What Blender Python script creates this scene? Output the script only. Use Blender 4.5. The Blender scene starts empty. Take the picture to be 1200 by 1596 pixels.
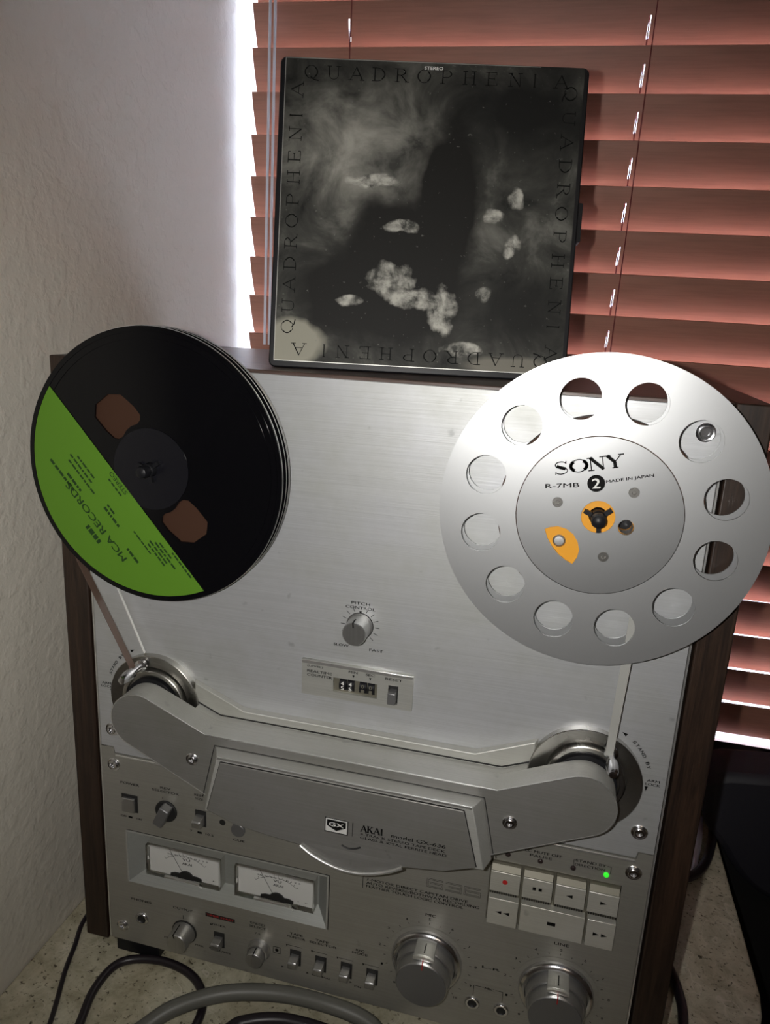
import bpy, bmesh, math, random
from mathutils import Vector, Matrix
random.seed(7)
S = 0.001                     # everything below is written in millimetres
PI = math.pi
scn = bpy.context.scene
COL = scn.collection

# ------------------------------------------------------------------ camera
cam_d = bpy.data.cameras.new('camera')
cam = bpy.data.objects.new('camera', cam_d); COL.objects.link(cam)
yaw, pitch, roll = -0.2308, -0.2588, 0.0512
cy, sy, cp, sp, cr, sr = math.cos(yaw), math.sin(yaw), math.cos(pitch), math.sin(pitch), math.cos(roll), math.sin(roll)
F = Vector((sy*cp, cy*cp, sp)); Rt = Vector((cy, -sy, 0)); U = Rt.cross(F)
rx = Rt*cr + U*sr; ry = -Rt*sr + U*cr
M = Matrix((rx, ry, -F)).transposed().to_4x4()
M.translation = Vector((112.4, -428.4, 512.2))*S
cam.matrix_world = M
cam_d.sensor_fit = 'HORIZONTAL'; cam_d.sensor_width = 36
cam_d.lens = 36*1150.4/1200
cam_d.clip_start = 0.01; cam_d.clip_end = 100
scn.camera = cam

# ------------------------------------------------------------------ light
scn.view_settings.view_transform = 'Standard'
scn.view_settings.look = 'None'
scn.view_settings.gamma = 1
scn.view_settings.use_curve_mapping = False
scn.view_settings.exposure = 0.0

world = bpy.data.worlds.new('overcast_sky'); scn.world = world
world.use_nodes = True
bg = world.node_tree.nodes['Background']
bg.inputs[0].default_value = (0.70, 0.78, 1.0, 1)
bg.inputs[1].default_value = 13.0

# the phone's own flash, a small lamp right beside the lens
fl = bpy.data.lights.new('phone_flash', 'SPOT'); fl.energy = 7.2; fl.color = (1.0, 0.975, 0.93)
fl.spot_size = math.radians(106); fl.spot_blend = 1.0; fl.shadow_soft_size = 0.003
flo = bpy.data.objects.new('phone_flash', fl); COL.objects.link(flo)
Mf = M.copy(); Mf.translation = Vector((88, -430, 516))*S
flo.matrix_world = Mf
# dim warm fill added near the ceiling, with no lamp there
cl = bpy.data.lights.new('added_warm_fill', 'AREA'); cl.energy = 1.8; cl.color = (1.0, 0.80, 0.60)
cl.shape = 'DISK'; cl.size = 0.45
clo = bpy.data.objects.new('added_warm_fill', cl); COL.objects.link(clo)
clo.location = (0.9, -1.7, 1.62)
# daylight portal in the window opening
pl = bpy.data.lights.new('window_portal', 'AREA'); pl.shape = 'RECTANGLE'; pl.size = 0.84; pl.size_y = 0.9
pl.cycles.is_portal = True
plo = bpy.data.objects.new('window_portal', pl); COL.objects.link(plo)
plo.location = (0.16, 0.462, 0.49); plo.rotation_euler = (-PI/2, 0, 0)

# ------------------------------------------------------------------ materials
def mat(name, col, rough=0.5, metal=0.0, **kw):
    m = bpy.data.materials.new(name); m.use_nodes = True
    b = m.node_tree.nodes['Principled BSDF']
    b.inputs['Base Color'].default_value = (*col, 1)
    b.inputs['Roughness'].default_value = rough
    b.inputs['Metallic'].default_value = metal
    for k, v in kw.items():
        b.inputs[k.replace('_', ' ')].default_value = v
    return m
class NT:
    def __init__(s, m): s.m = m; s.t = m.node_tree; s.b = s.t.nodes['Principled BSDF']
    def n(s, typ, **kw):
        x = s.t.nodes.new(typ)
        for k, v in kw.items():
            if k.startswith('i_'): x.inputs[k[2:].replace('_', ' ')].default_value = v
            else: setattr(x, k, v)
        return x
    def l(s, a, b): s.t.links.new(a, b)
    def coord(s, scale=(1, 1, 1), rot=(0, 0, 0), kind='Object'):
        tc = s.n('ShaderNodeTexCoord'); mp = s.n('ShaderNodeMapping')
        mp.inputs['Scale'].default_value = scale; mp.inputs['Rotation'].default_value = rot
        s.l(tc.outputs[kind], mp.inputs[0]); return mp.outputs[0]
    def noise(s, vec, scale, detail=4, rough=0.5, dist=0):
        x = s.n('ShaderNodeTexNoise'); x.inputs['Scale'].default_value = scale
        x.inputs['Detail'].default_value = detail; x.inputs['Roughness'].default_value = rough
        x.inputs['Distortion'].default_value = dist
        s.l(vec, x.inputs['Vector']); return x.outputs['Fac']
    def ramp(s, fac, stops):
        x = s.n('ShaderNodeValToRGB'); e = x.color_ramp.elements
        while len(e) < len(stops): e.new(0.5)
        for k, (p, c) in enumerate(stops):
            e[k].position = p; e[k].color = (*c, 1) if len(c) == 3 else c
        s.l(fac, x.inputs[0]); return x.outputs[0]
    def mix(s, f, a, b, mode='MIX'):
        x = s.n('ShaderNodeMix', data_type='RGBA', blend_type=mode)
        for sock, v in ((x.inputs[0], f), (x.inputs[6], a), (x.inputs[7], b)):
            if hasattr(v, 'links'): s.l(v, sock)
            else: sock.default_value = v if not isinstance(v, tuple) else (*v, 1)
        return x.outputs[2]
    def mul(s, a, v):
        x = s.n('ShaderNodeMath', operation='MULTIPLY'); s.l(a, x.inputs[0])
        if hasattr(v, 'links'): s.l(v, x.inputs[1])
        else: x.inputs[1].default_value = v
        return x.outputs[0]
    def bump(s, h, strength, dist=0.001):
        x = s.n('ShaderNodeBump'); x.inputs['Strength'].default_value = strength
        x.inputs['Distance'].default_value = dist
        s.l(h, x.inputs['Height']); s.l(x.outputs[0], s.b.inputs['Normal'])

def brushed(name, col, rough, metal, axis='x', smudge=0.12):
    m = mat(name, col, rough, metal); t = NT(m)
    sc = {'x': (6, 600, 600), 'z': (600, 600, 6)}[axis]
    st = t.noise(t.coord(sc), 3, 3)
    big = t.noise(t.coord((1, 1, 1)), 14, 5, 0.6)
    spots = t.noise(t.coord((1, 1, 1)), 95, 2, 0.5)
    c = t.ramp(st, [(0.3, tuple(v*0.93 for v in col)), (0.7, tuple(min(1, v*1.05) for v in col))])
    sm = t.ramp(big, [(0.40, (1, 1, 1)), (0.72, (1-smudge, 1-smudge, 1-smudge*1.3))])
    c = t.mix(1.0, c, sm, 'MULTIPLY')
    sp_ = t.ramp(spots, [(0.70, (1, 1, 1)), (0.78, (1-smudge*1.3,)*3)])
    c = t.mix(1.0, c, sp_, 'MULTIPLY')
    t.l(c, t.b.inputs['Base Color'])
    r = t.ramp(big, [(0.3, (rough*0.9,)*3), (0.7, (min(1, rough*1.2),)*3)])
    t.l(r, t.b.inputs['Roughness'])
    t.bump(st, 0.12, 0.0003)
    return m

MT = {}
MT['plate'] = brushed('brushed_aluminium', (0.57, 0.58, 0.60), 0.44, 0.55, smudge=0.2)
MT['panel_shaded'] = brushed('brushed_aluminium_shaded', (0.40, 0.39, 0.355), 0.44, 0.6)  # the upper plate's aluminium with dimmer, warmer light put into its colour
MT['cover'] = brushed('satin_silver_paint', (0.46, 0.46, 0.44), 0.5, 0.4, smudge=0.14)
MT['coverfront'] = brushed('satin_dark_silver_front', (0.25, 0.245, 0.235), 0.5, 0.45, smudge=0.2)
MT['bezel'] = brushed('satin_silver_bezel', (0.52, 0.52, 0.49), 0.45, 0.6, smudge=0.1)
MT['bezeldark'] = brushed('grey_meter_bezel', (0.33, 0.34, 0.325), 0.5, 0.4, smudge=0.1)
MT['edge'] = mat('bright_bevelled_edge', (0.80, 0.80, 0.78), 0.3, 0.85)
MT['chrome'] = mat('polished_chrome', (0.72, 0.72, 0.74), 0.2, 1.0)
MT['steel'] = brushed('turned_steel', (0.50, 0.49, 0.47), 0.27, 1.0, smudge=0.1)
MT['knob'] = brushed('satin_knob_metal', (0.50, 0.50, 0.50), 0.30, 0.9, 'z', 0.05)
MT['knobface'] = mat('knob_face', (0.23, 0.23, 0.235), 0.45, 0.7)
MT['dark'] = mat('black_gap', (0.012, 0.012, 0.012), 0.6)
MT['blackp'] = mat('black_plastic', (0.010, 0.010, 0.012), 0.4, Specular_IOR_Level=0.25)
MT['spool'] = mat('gloss_black_spool', (0.003, 0.003, 0.004), 0.10, Specular_IOR_Level=0.3)
MT['spoolhub'] = mat('black_spool_hub', (0.008, 0.008, 0.011), 0.25, Specular_IOR_Level=0.35)
MT['tape'] = mat('brown_recording_tape', (0.085, 0.045, 0.030), 0.35)
MT['tapeback'] = mat('tape_strip', (0.13, 0.085, 0.065), 0.3)
MT['pack'] = mat('tape_pack', (0.055, 0.026, 0.016), 0.6, Specular_IOR_Level=0.15)
MT['tape_glint'] = mat('tape_with_pale_glint', (0.36, 0.36, 0.34), 0.4)
MT['print'] = mat('black_print', (0.008, 0.008, 0.008), 0.6, Specular_IOR_Level=0.05)
MT['printred'] = mat('red_print', (0.45, 0.02, 0.02), 0.5)
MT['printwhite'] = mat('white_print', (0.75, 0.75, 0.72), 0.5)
MT['printgreen'] = mat('dark_green_print', (0.010, 0.045, 0.006), 0.5)
MT['orange'] = mat('orange_hub_plastic', (0.75, 0.33, 0.02), 0.4)
MT['mface'] = mat('meter_dial_card', (0.62, 0.62, 0.60), 0.6)
MT['cable_black'] = mat('black_rubber', (0.016, 0.012, 0.016), 0.38)
MT['cable_grey'] = mat('grey_rubber', (0.13, 0.13, 0.115), 0.45)
MT['leather'] = mat('black_leather', (0.022, 0.021, 0.030), 0.6)
MT['fabricb'] = mat('black_fabric', (0.008, 0.007, 0.008), 0.9)
MT['cord'] = mat('dark_red_ladder_cord', (0.16, 0.02, 0.02), 0.7)
MT['whitecord'] = mat('white_cord', (0.75, 0.77, 0.85), 0.5, Transmission_Weight=0.0)
MT['frame'] = mat('white_window_frame', (0.75, 0.75, 0.73), 0.4)
MT['lampoff'] = mat('dark_lamp_lens', (0.03, 0.02, 0.02), 0.2)
g = mat('glowing_green_lamp', (0.02, 0.5, 0.02), 0.3); g.node_tree.nodes['Principled BSDF'].inputs['Emission Color'].default_value = (0.05, 1.0, 0.04, 1)
g.node_tree.nodes['Principled BSDF'].inputs['Emission Strength'].default_value = 0.75; MT['led'] = g
MT['glass'] = mat('window_glass', (1, 1, 1), 0.0, Transmission_Weight=1.0, IOR=1.02)
MT['clear'] = mat('clear_meter_cover', (0.95, 0.96, 0.95), 0.04, Transmission_Weight=1.0, IOR=1.12)
MT['button'] = brushed('brushed_button', (0.74, 0.73, 0.68), 0.38, 0.55, 'x', 0.16)
MT['bezelbrown'] = mat('tan_button_bezel', (0.17, 0.16, 0.125), 0.5, 0.4)

# metal reel flange
MT['reelmetal'] = mat('anodised_reel_metal', (0.55, 0.56, 0.57), 0.41, 0.9)
MT['reelhub'] = mat('brushed_reel_hub_plate', (0.52, 0.53, 0.54), 0.36, 0.95)

# walnut
def wood(name, c1, c2, rough, axis, scale=1.0, coat=0.0, grain=0.8):
    m = mat(name, c1, rough); t = NT(m)
    sc = {'x': (3, 60, 60), 'z': (60, 60, 3), 'y': (60, 3, 60)}[axis]
    v = t.coord(tuple(k*scale for k in sc))
    f = t.noise(v, 3, 8, 0.65, 1.2)
    f2 = t.noise(v, 14, 4, 0.6)
    c = t.ramp(f, [(0.32, c1), (0.68, c2)])
    d = t.ramp(f2, [(0.35, (0.55, 0.55, 0.55)), (0.6, (1, 1, 1))])
    t.l(t.mix(grain, c, d, 'MULTIPLY'), t.b.inputs['Base Color'])
    t.bump(f2, 0.15*grain, 0.0004)
    if coat: t.b.inputs['Coat Weight'].default_value = coat
    return m
MT['walnut'] = wood('dark_walnut', (0.014, 0.008, 0.006), (0.048, 0.026, 0.016), 0.45, 'z')
MT['walnut_glare'] = wood('walnut_veneer_with_glare', (0.05, 0.032, 0.026), (0.15, 0.10, 0.085), 0.38, 'x')  # window glare on the top is put into this lighter, greyer walnut
MT['slat'] = wood('salmon_red_slat', (0.36, 0.165, 0.115), (0.40, 0.19, 0.13), 0.5, 'x', 0.5, grain=0.3)
# orange-peel painted wall
m = mat('painted_wall', (0.66, 0.62, 0.54), 0.6); t = NT(m)
v = t.coord()
n1 = t.noise(v, 260, 3, 0.6); n2 = t.noise(v, 95, 3, 0.55)
x = t.n('ShaderNodeMath', operation='ADD'); t.l(n1, x.inputs[0]); t.l(t.ramp(n2, [(0.45, (0, 0, 0)), (0.62, (1, 1, 1))]), x.inputs[1])
t.bump(x.outputs[0], 0.5, 0.0006)
MT['wall'] = m
MT['wallback'] = mat('painted_back_wall', (0.38, 0.34, 0.30), 0.8)
MT['ceiling'] = mat('white_ceiling', (0.7, 0.68, 0.64), 0.8)
MT['floor'] = wood('dark_floor', (0.09, 0.06, 0.04), (0.16, 0.11, 0.07), 0.5, 'x', 0.2)
# speckled stone laminate counter
m = mat('speckled_tan_stone', (0.5, 0.45, 0.36), 0.42); t = NT(m)
v = t.coord()
a = t.noise(v, 60, 8, 0.7, 0.6); b = t.noise(v, 260, 4, 0.7); c2 = t.noise(v, 13, 5, 0.6, 1.5)
base = t.ramp(a, [(0.30, (0.33, 0.30, 0.205)), (0.5, (0.52, 0.49, 0.365)), (0.72, (0.68, 0.64, 0.50))])
fl_ = t.ramp(b, [(0.33, (0.10, 0.08, 0.05)), (0.42, (1, 1, 1))])
base = t.mix(1.0, base, fl_, 'MULTIPLY')
base = t.mix(0.5, base, t.ramp(c2, [(0.35, (0.62, 0.56, 0.48)), (0.6, (1, 1, 1))]), 'MULTIPLY')
vein = t.n('ShaderNodeTexVoronoi', feature='DISTANCE_TO_EDGE'); vein.inputs['Scale'].default_value = 22
nz = t.n('ShaderNodeTexNoise'); nz.inputs['Scale'].default_value = 25; t.l(v, nz.inputs['Vector'])
t.l(t.mix(0.08, v, nz.outputs['Color'], 'LINEAR_LIGHT'), vein.inputs['Vector'])
vm = t.mul(t.ramp(vein.outputs['Distance'], [(0.0, (1, 1, 1)), (0.03, (0, 0, 0))]), t.ramp(c2, [(0.5, (0, 0, 0)), (0.62, (0.7, 0.7, 0.7))]))
base = t.mix(vm, base, (0.72, 0.66, 0.56))
t.l(base, t.b.inputs['Base Color'])
MT['stone'] = m
# lime label with uneven ink
MT['lime'] = mat('lime_green_label', (0.095, 0.235, 0.011), 0.6)
# paper
m = mat('pale_lavender_paper', (0.78, 0.74, 0.85), 0.7); t = NT(m)
t.bump(t.noise(t.coord(), 30, 3), 0.5, 0.003); MT['paper'] = m
# smoky grey printed cover (plain stand-in picture: smoke over a dark ground)
m = mat('smoky_grey_cover_print', (0.1, 0.1, 0.1), 0.6, Specular_IOR_Level=0.2); t = NT(m)
v = t.coord()
cl1 = t.noise(v, 30, 10, 0.62, 0.5); cl2 = t.noise(v, 90, 8, 0.65, 0.4)
sep = t.n('ShaderNodeSeparateXYZ'); t.l(v, sep.inputs[0])
def blob(cx, cz, rx_, rz_, soft=0.5, ns=40, wob=0.30):
    mp = t.n('ShaderNodeMapping', vector_type='POINT')
    mp.inputs['Location'].default_value = (-cx*S/(rx_*S), 0, -cz*S/(rz_*S)); mp.inputs['Scale'].default_value = (1/(rx_*S), 0, 1/(rz_*S))
    d = t.n('ShaderNodeVectorMath', operation='LENGTH')
    w = t.n('ShaderNodeTexNoise'); w.inputs['Scale'].default_value = ns; w.inputs['Detail'].default_value = 6
    t.l(v, w.inputs['Vector']); t.l(v, mp.inputs[0])
    ad = t.mix(wob, mp.outputs[0], w.outputs['Color'], 'LINEAR_LIGHT')
    t.l(ad, d.inputs[0])
    return t.ramp(d.outputs['Value'], [(1-soft if soft < 1 else 0.0, (1, 1, 1)), (1.0, (0, 0, 0))])
grey = t.ramp(cl1, [(0.34, (0.012, 0.012, 0.011)), (0.52, (0.05, 0.05, 0.044)), (0.70, (0.15, 0.147, 0.13))])
grey = t.mix(blob(-42, 138, 66, 48, 0.8), grey, t.ramp(cl1, [(0.36, (0.05, 0.05, 0.045)), (0.66, (0.34, 0.33, 0.29))]))
grey = t.mix(blob(60, 165, 62, 40, 0.7), grey, (0.010, 0.010, 0.0095))
grey = t.mix(blob(62, 40, 40, 36, 0.7), grey, (0.012, 0.012, 0.011))
dk = (0.011, 0.0105, 0.0095)
pal = t.ramp(cl2, [(0.38, (0.05, 0.05, 0.045)), (0.60, (0.46, 0.45, 0.40))])
grey = t.mix(blob(14, 105, 24, 62, 0.3), grey, dk)
grey = t.mix(blob(-12, 62, 50, 58, 0.3), grey, dk)
grey = t.mix(blob(-50, 50, 36, 36, 0.4), grey, dk)
for bx, bz, bw, bh in ((-20, 60, 17, 11), (-2, 47, 20, 7), (-34, 119, 17, 5), (-14, 92, 12, 4), (56, 112, 5, 8), (44, 100, 7, 5), (55, 82, 6, 8), (40, 52, 5, 5), (14, 42, 9, 17), (28, 17, 14, 5), (-46, 44, 9, 4)):
    grey = t.mix(blob(bx, bz, bw, bh, 0.3, 75, 0.85), grey, pal)
grey = t.mix(blob(-80, 16, 24, 16, 0.25), grey, (0.30, 0.29, 0.235))
grey = t.mix(blob(62, 8, 34, 7, 0.4), grey, (0.19, 0.18, 0.15))
dust = t.noise(v, 420, 2, 0.5)
grey = t.mix(t.ramp(dust, [(0.70, (0, 0, 0)), (0.78, (0.5, 0.5, 0.5))]), grey, (0.2, 0.2, 0.18))
t.l(grey, t.b.inputs['Base Color'])
MT['art'] = m

# ------------------------------------------------------------------ mesh helpers
def V(x, y, z): return Vector((x, y, z))*S
def tag(o, label=None, cat=None, group=None, kind=None):
    if label: o['label'] = label
    if cat: o['category'] = cat
    if group: o['group'] = group
    if kind: o['kind'] = kind
    return o
def empty(name, loc, label, cat, group=None):
    o = bpy.data.objects.new(name, None); COL.objects.link(o); o.location = V(*loc)
    o.empty_display_size = 0.02
    o['_o'] = 0; del o['_o']
    ORG[o.name] = V(*loc)
    return tag(o, label, cat, group)
ORG = {}
def root_origin(p):
    while p.parent: p = p.parent
    return ORG.get(p.name, Vector((0, 0, 0)))
def obj(name, bm, m, parent=None, smooth=35, bev=0.0, loc=None):
    """links bm (world millimetre geometry already scaled) as one mesh object"""
    off = root_origin(parent) if parent else Vector((0, 0, 0))
    if loc is not None:
        off_v = Vector((0, 0, 0))
    else: off_v = -off
    if parent is None and loc is None:
        # own origin: bottom centre of its bounds
        xs = [v.co for v in bm.verts]
        c = Vector(((min(v.x for v in xs)+max(v.x for v in xs))/2, (min(v.y for v in xs)+max(v.y for v in xs))/2, min(v.z for v in xs)))
        off_v = -c
    bmesh.ops.translate(bm, verts=bm.verts, vec=off_v)
    me = bpy.data.meshes.new(name)
    bmesh.ops.recalc_face_normals(bm, faces=bm.faces)
    bm.to_mesh(me); bm.free()
    me.materials.append(MT[m] if isinstance(m, str) else m)
    if smooth:
        me.polygons.foreach_set('use_smooth', [True]*len(me.polygons))
        me.set_sharp_from_angle(angle=math.radians(smooth))
    o = bpy.data.objects.new(name, me); COL.objects.link(o)
    if parent: o.parent = parent
    if loc is not None: o.location = V(*loc) - off
    elif parent is None:
        o.location = c; ORG[o.name] = c.copy()
    if bev:
        b = o.modifiers.new('bevel', 'BEVEL'); b.width = bev*S; b.segments = 2; b.limit_method = 'ANGLE'; b.angle_limit = math.radians(40)
    return o
def B(): return bmesh.new()
def box(bm, x0, x1, y0, y1, z0, z1):
    vs = [bm.verts.new(V(x, y, z)) for x in (x0, x1) for y in (y0, y1) for z in (z0, z1)]
    for f in ((0, 1, 3, 2), (4, 6, 7, 5), (0, 4, 5, 1), (2, 3, 7, 6), (0, 2, 6, 4), (1, 5, 7, 3)):
        bm.faces.new([vs[i] for i in f])
    return bm
def prism(bm, poly, y0, y1, poly1=None):
    """polygon in XZ extruded along Y (y0 front, y1 back); poly1 = other outline at y1"""
    p1 = poly1 or poly
    a = [bm.verts.new(V(x, y0, z)) for x, z in poly]; b = [bm.verts.new(V(x, y1, z)) for x, z in p1]
    n = len(a)
    bm.faces.new(a); bm.faces.new(b[::-1])
    for i in range(n):
        bm.faces.new((a[i], b[i], b[(i+1) % n], a[(i+1) % n]))
    return bm
def prismz(bm, poly, z0, z1):
    a = [bm.verts.new(V(x, y, z0)) for x, y in poly]; b = [bm.verts.new(V(x, y, z1)) for x, y in poly]
    n = len(a); bm.faces.new(a); bm.faces.new(b[::-1])
    for i in range(n): bm.faces.new((a[i], b[i], b[(i+1) % n], a[(i+1) % n]))
    return bm
def ring(cx, cz, r, n=64, a0=0, a1=2*PI, full=True):
    k = n if full else n-1
    return [(cx+r*math.cos(a0+(a1-a0)*i/k), cz+r*math.sin(a0+(a1-a0)*i/k)) for i in range(n)]
def lathe(bm, cx, cz, prof, n=64, caps=True):
    """profile [(r, y)...] turned about an axis along Y"""
    rows = []
    for r, y in prof:
        if r < 1e-4: rows.append([bm.verts.new(V(cx, y, cz))]*n)
        else: rows.append([bm.verts.new(V(cx+r*math.cos(2*PI*i/n), y, cz+r*math.sin(2*PI*i/n))) for i in range(n)])
    for a, b in zip(rows, rows[1:]):
        for i in range(n):
            q = [a[i], a[(i+1) % n], b[(i+1) % n], b[i]]
            u = []
            for v_ in q:
                if v_ not in u: u.append(v_)
            if len(u) > 2: bm.faces.new(u)
    for row in (rows[0], rows[-1]) if caps else ():
        if row[0] is not row[1]: bm.faces.new(row)
    return bm
def cyl(bm, cx, cz, r, y0, y1, n=48): return lathe(bm, cx, cz, [(r, y0), (r, y1)], n)
def tube(bm, pts, r, n=12, caps=True, flat=1.0):
    """smooth tube through pts (mm)"""
    P = []
    m_ = len(pts)
    Q = [Vector(p) for p in pts]
    for i in range(m_-1):
        p0 = Q[max(i-1, 0)]; p1 = Q[i]; p2 = Q[i+1]; p3 = Q[min(i+2, m_-1)]
        for k in range(8):
            t_ = k/8
            P.append(0.5*((2*p1)+(-p0+p2)*t_+(2*p0-5*p1+4*p2-p3)*t_**2+(-p0+3*p1-3*p2+p3)*t_**3))
    P.append(Q[-1])
    up = Vector((0, 0, 1)); rows = []
    for i, p in enumerate(P):
        d = (P[min(i+1, len(P)-1)]-P[max(i-1, 0)]).normalized()
        u_ = up if abs(d.dot(up)) < 0.95 else Vector((0, 1, 0))
        s_ = d.cross(u_).normalized(); w = s_.cross(d)
        rows.append([bm.verts.new((p+s_*math.cos(2*PI*k/n)*r+w*math.sin(2*PI*k/n)*r*flat)*S) for k in range(n)])
    for a, b in zip(rows, rows[1:]):
        for k in range(n): bm.faces.new((a[k], a[(k+1) % n], b[(k+1) % n], b[k]))
    if caps: bm.faces.new(rows[0][::-1]); bm.faces.new(rows[-1])
    return bm
def plate(bm, outer, holes, y0, y1):
    """flat plate with holes: XZ outline and hole outlines, from y0 (front) to y1 (back)"""
    cu = bpy.data.curves.new('tmp', 'CURVE'); cu.dimensions = '2D'; cu.fill_mode = 'BOTH'
    cu.extrude = abs(y1-y0)/2*S
    for pl_ in [outer]+holes:
        s_ = cu.splines.new('POLY'); s_.points.add(len(pl_)-1); s_.use_cyclic_u = True
        for q, (x_, z_) in zip(s_.points, pl_): q.co = (x_*S, z_*S, 0, 1)
    o = bpy.data.objects.new('tmp', cu)
    me = bpy.data.meshes.new_from_object(o)
    me.transform(Matrix.Translation((0, (y0+y1)/2*S, 0)) @ Matrix.Rotation(PI/2, 4, 'X'))
    bm.from_mesh(me); bpy.data.meshes.remove(me); bpy.data.objects.remove(o); bpy.data.curves.remove(cu)
    return bm

# ---- lettering --------------------------------------------------------------
def txt(bm, s, cx, cz, w, h, y, ang=0.0, mtx=None, thin=0.0):
    """plain lettering, fitted to width w and height h (mm), centred at cx, cz on the plane Y=y"""
    cu = bpy.data.curves.new('tmp', 'FONT'); cu.body = s; cu.size = 1; cu.align_x = 'LEFT'; cu.resolution_u = 3
    if thin: cu.offset = thin
    o = bpy.data.objects.new('tmp', cu); me = bpy.data.meshes.new_from_object(o)
    xs = [v_.co.x for v_ in me.vertices]; ys = [v_.co.y for v_ in me.vertices]
    x0, x1, y0, y1 = min(xs), max(xs), min(ys), max(ys)
    me.transform(Matrix.Translation((-(x0+x1)/2, -(y0+y1)/2, 0)))
    me.transform(Matrix.Diagonal((w/max(x1-x0, 1e-6)*S, h/max(y1-y0, 1e-6)*S, 1, 1)))
    if mtx is None:
        mtx = Matrix.Translation(V(cx, y, cz)) @ Matrix.Rotation(-ang, 4, 'Y') @ Matrix.Rotation(PI/2, 4, 'X')
    wt = 0.035*h*S   # a second, slightly shifted pass gives the strokes their weight
    me.transform(Matrix.Translation((-wt, -wt*0.5, 0))); me.transform(mtx); bm.from_mesh(me)
    me.transform(mtx.inverted()); me.transform(Matrix.Translation((2*wt, wt, 0.00002))); me.transform(mtx); bm.from_mesh(me)
    bpy.data.meshes.remove(me); bpy.data.objects.remove(o); bpy.data.curves.remove(cu)
    return bm
def arcp(cx, cy_, rx_, ry_, a0, a1, n=14):
    return [(cx+rx_*math.cos(math.radians(a0+(a1-a0)*i/n)), cy_+ry_*math.sin(math.radians(a0+(a1-a0)*i/n))) for i in range(n+1)]
# serif alphabet: strokes (points, thick?) on a 0.75 x 1 cell; serifs = (x, y) centres of short horizontal bars
SERIF = {
 'A': ([([(0.05, 0), (0.40, 1)], 0), ([(0.38, 1), (0.75, 0)], 1), ([(0.18, 0.36), (0.60, 0.36)], 0)], [(0.06, 0), (0.73, 0)]),
 'D': ([([(0.15, 0), (0.15, 1)], 1), (arcp(0.30, 0.5, 0.42, 0.5, -90, 90), 0), ([(0.15, 0), (0.30, 0)], 0), ([(0.15, 1), (0.30, 1)], 0), (arcp(0.34, 0.5, 0.38, 0.40, -55, 55), 1)], [(0.12, 0), (0.12, 1)]),
 'E': ([([(0.15, 0), (0.15, 1)], 1), ([(0.15, 1), (0.62, 1)], 0), ([(0.15, 0.52), (0.5, 0.52)], 0), ([(0.15, 0), (0.65, 0)], 0), ([(0.62, 1), (0.62, 0.83)], 0), ([(0.65, 0), (0.65, 0.18)], 0), ([(0.5, 0.43), (0.5, 0.62)], 0)], [(0.12, 0), (0.12, 1)]),
 'H': ([([(0.13, 0), (0.13, 1)], 1), ([(0.64, 0), (0.64, 1)], 1), ([(0.13, 0.52), (0.64, 0.52)], 0)], [(0.13, 0), (0.13, 1), (0.64, 0), (0.64, 1)]),
 'I': ([([(0.37, 0), (0.37, 1)], 1)], [(0.37, 0), (0.37, 1)]),
 'K': ([([(0.13, 0), (0.13, 1)], 1), ([(0.62, 1), (0.17, 0.42)], 0), ([(0.32, 0.6), (0.66, 0)], 1)], [(0.13, 0), (0.13, 1), (0.62, 1), (0.66, 0)]),
 'N': ([([(0.12, 0), (0.12, 1)], 0), ([(0.12, 1), (0.66, 0)], 1), ([(0.66, 0), (0.66, 1)], 0)], [(0.12, 0), (0.10, 1), (0.66, 1)]),
 'O': ([(arcp(0.38, 0.5, 0.36, 0.5, 0, 360, 28), 0), (arcp(0.40, 0.5, 0.34, 0.42, -55, 55), 1), (arcp(0.36, 0.5, 0.34, 0.42, 125, 235), 1)], []),
 'P': ([([(0.15, 0), (0.15, 1)], 1), ([(0.15, 1), (0.38, 1)], 0), (arcp(0.38, 0.74, 0.26, 0.26, 90, -90), 0), ([(0.15, 0.48), (0.38, 0.48)], 0), (arcp(0.40, 0.74, 0.24, 0.2, -55, 55), 1)], [(0.15, 0), (0.12, 1)]),
 'Q': ([(arcp(0.38, 0.5, 0.36, 0.5, 0, 360, 28), 0), (arcp(0.40, 0.5, 0.34, 0.42, -55, 55), 1), (arcp(0.36, 0.5, 0.34, 0.42, 125, 235), 1), ([(0.36, 0.12), (0.55, -0.08), (0.82, -0.16)], 1)], []),
 'R': ([([(0.15, 0), (0.15, 1)], 1), ([(0.15, 1), (0.36, 1)], 0), (arcp(0.36, 0.76, 0.25, 0.24, 90, -90), 0), ([(0.15, 0.52), (0.36, 0.52)], 0), (arcp(0.38, 0.76, 0.23, 0.18, -55, 55), 1), ([(0.36, 0.52), (0.70, 0)], 1)], [(0.15, 0), (0.12, 1), (0.72, 0)]),
 'S': ([(arcp(0.38, 0.75, 0.25, 0.25, 20, 270), 0), (arcp(0.38, 0.25, 0.27, 0.25, 90, -160), 0), ([(0.20, 0.66), (0.36, 0.53), (0.56, 0.40)], 1), ([(0.61, 0.80), (0.63, 1.0)], 0), ([(0.12, 0.2), (0.10, 0)], 0)], []),
 'U': ([([(0.13, 1), (0.13, 0.3)], 1), (arcp(0.39, 0.3, 0.26, 0.3, 180, 360), 0), ([(0.65, 0.3), (0.65, 1)], 0)], [(0.13, 1), (0.65, 1)]),
 'Y': ([([(0.08, 1), (0.38, 0.45)], 1), ([(0.68, 1), (0.38, 0.45)], 0), ([(0.38, 0.45), (0.38, 0)], 1)], [(0.08, 1), (0.68, 1), (0.38, 0)]),
}
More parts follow.
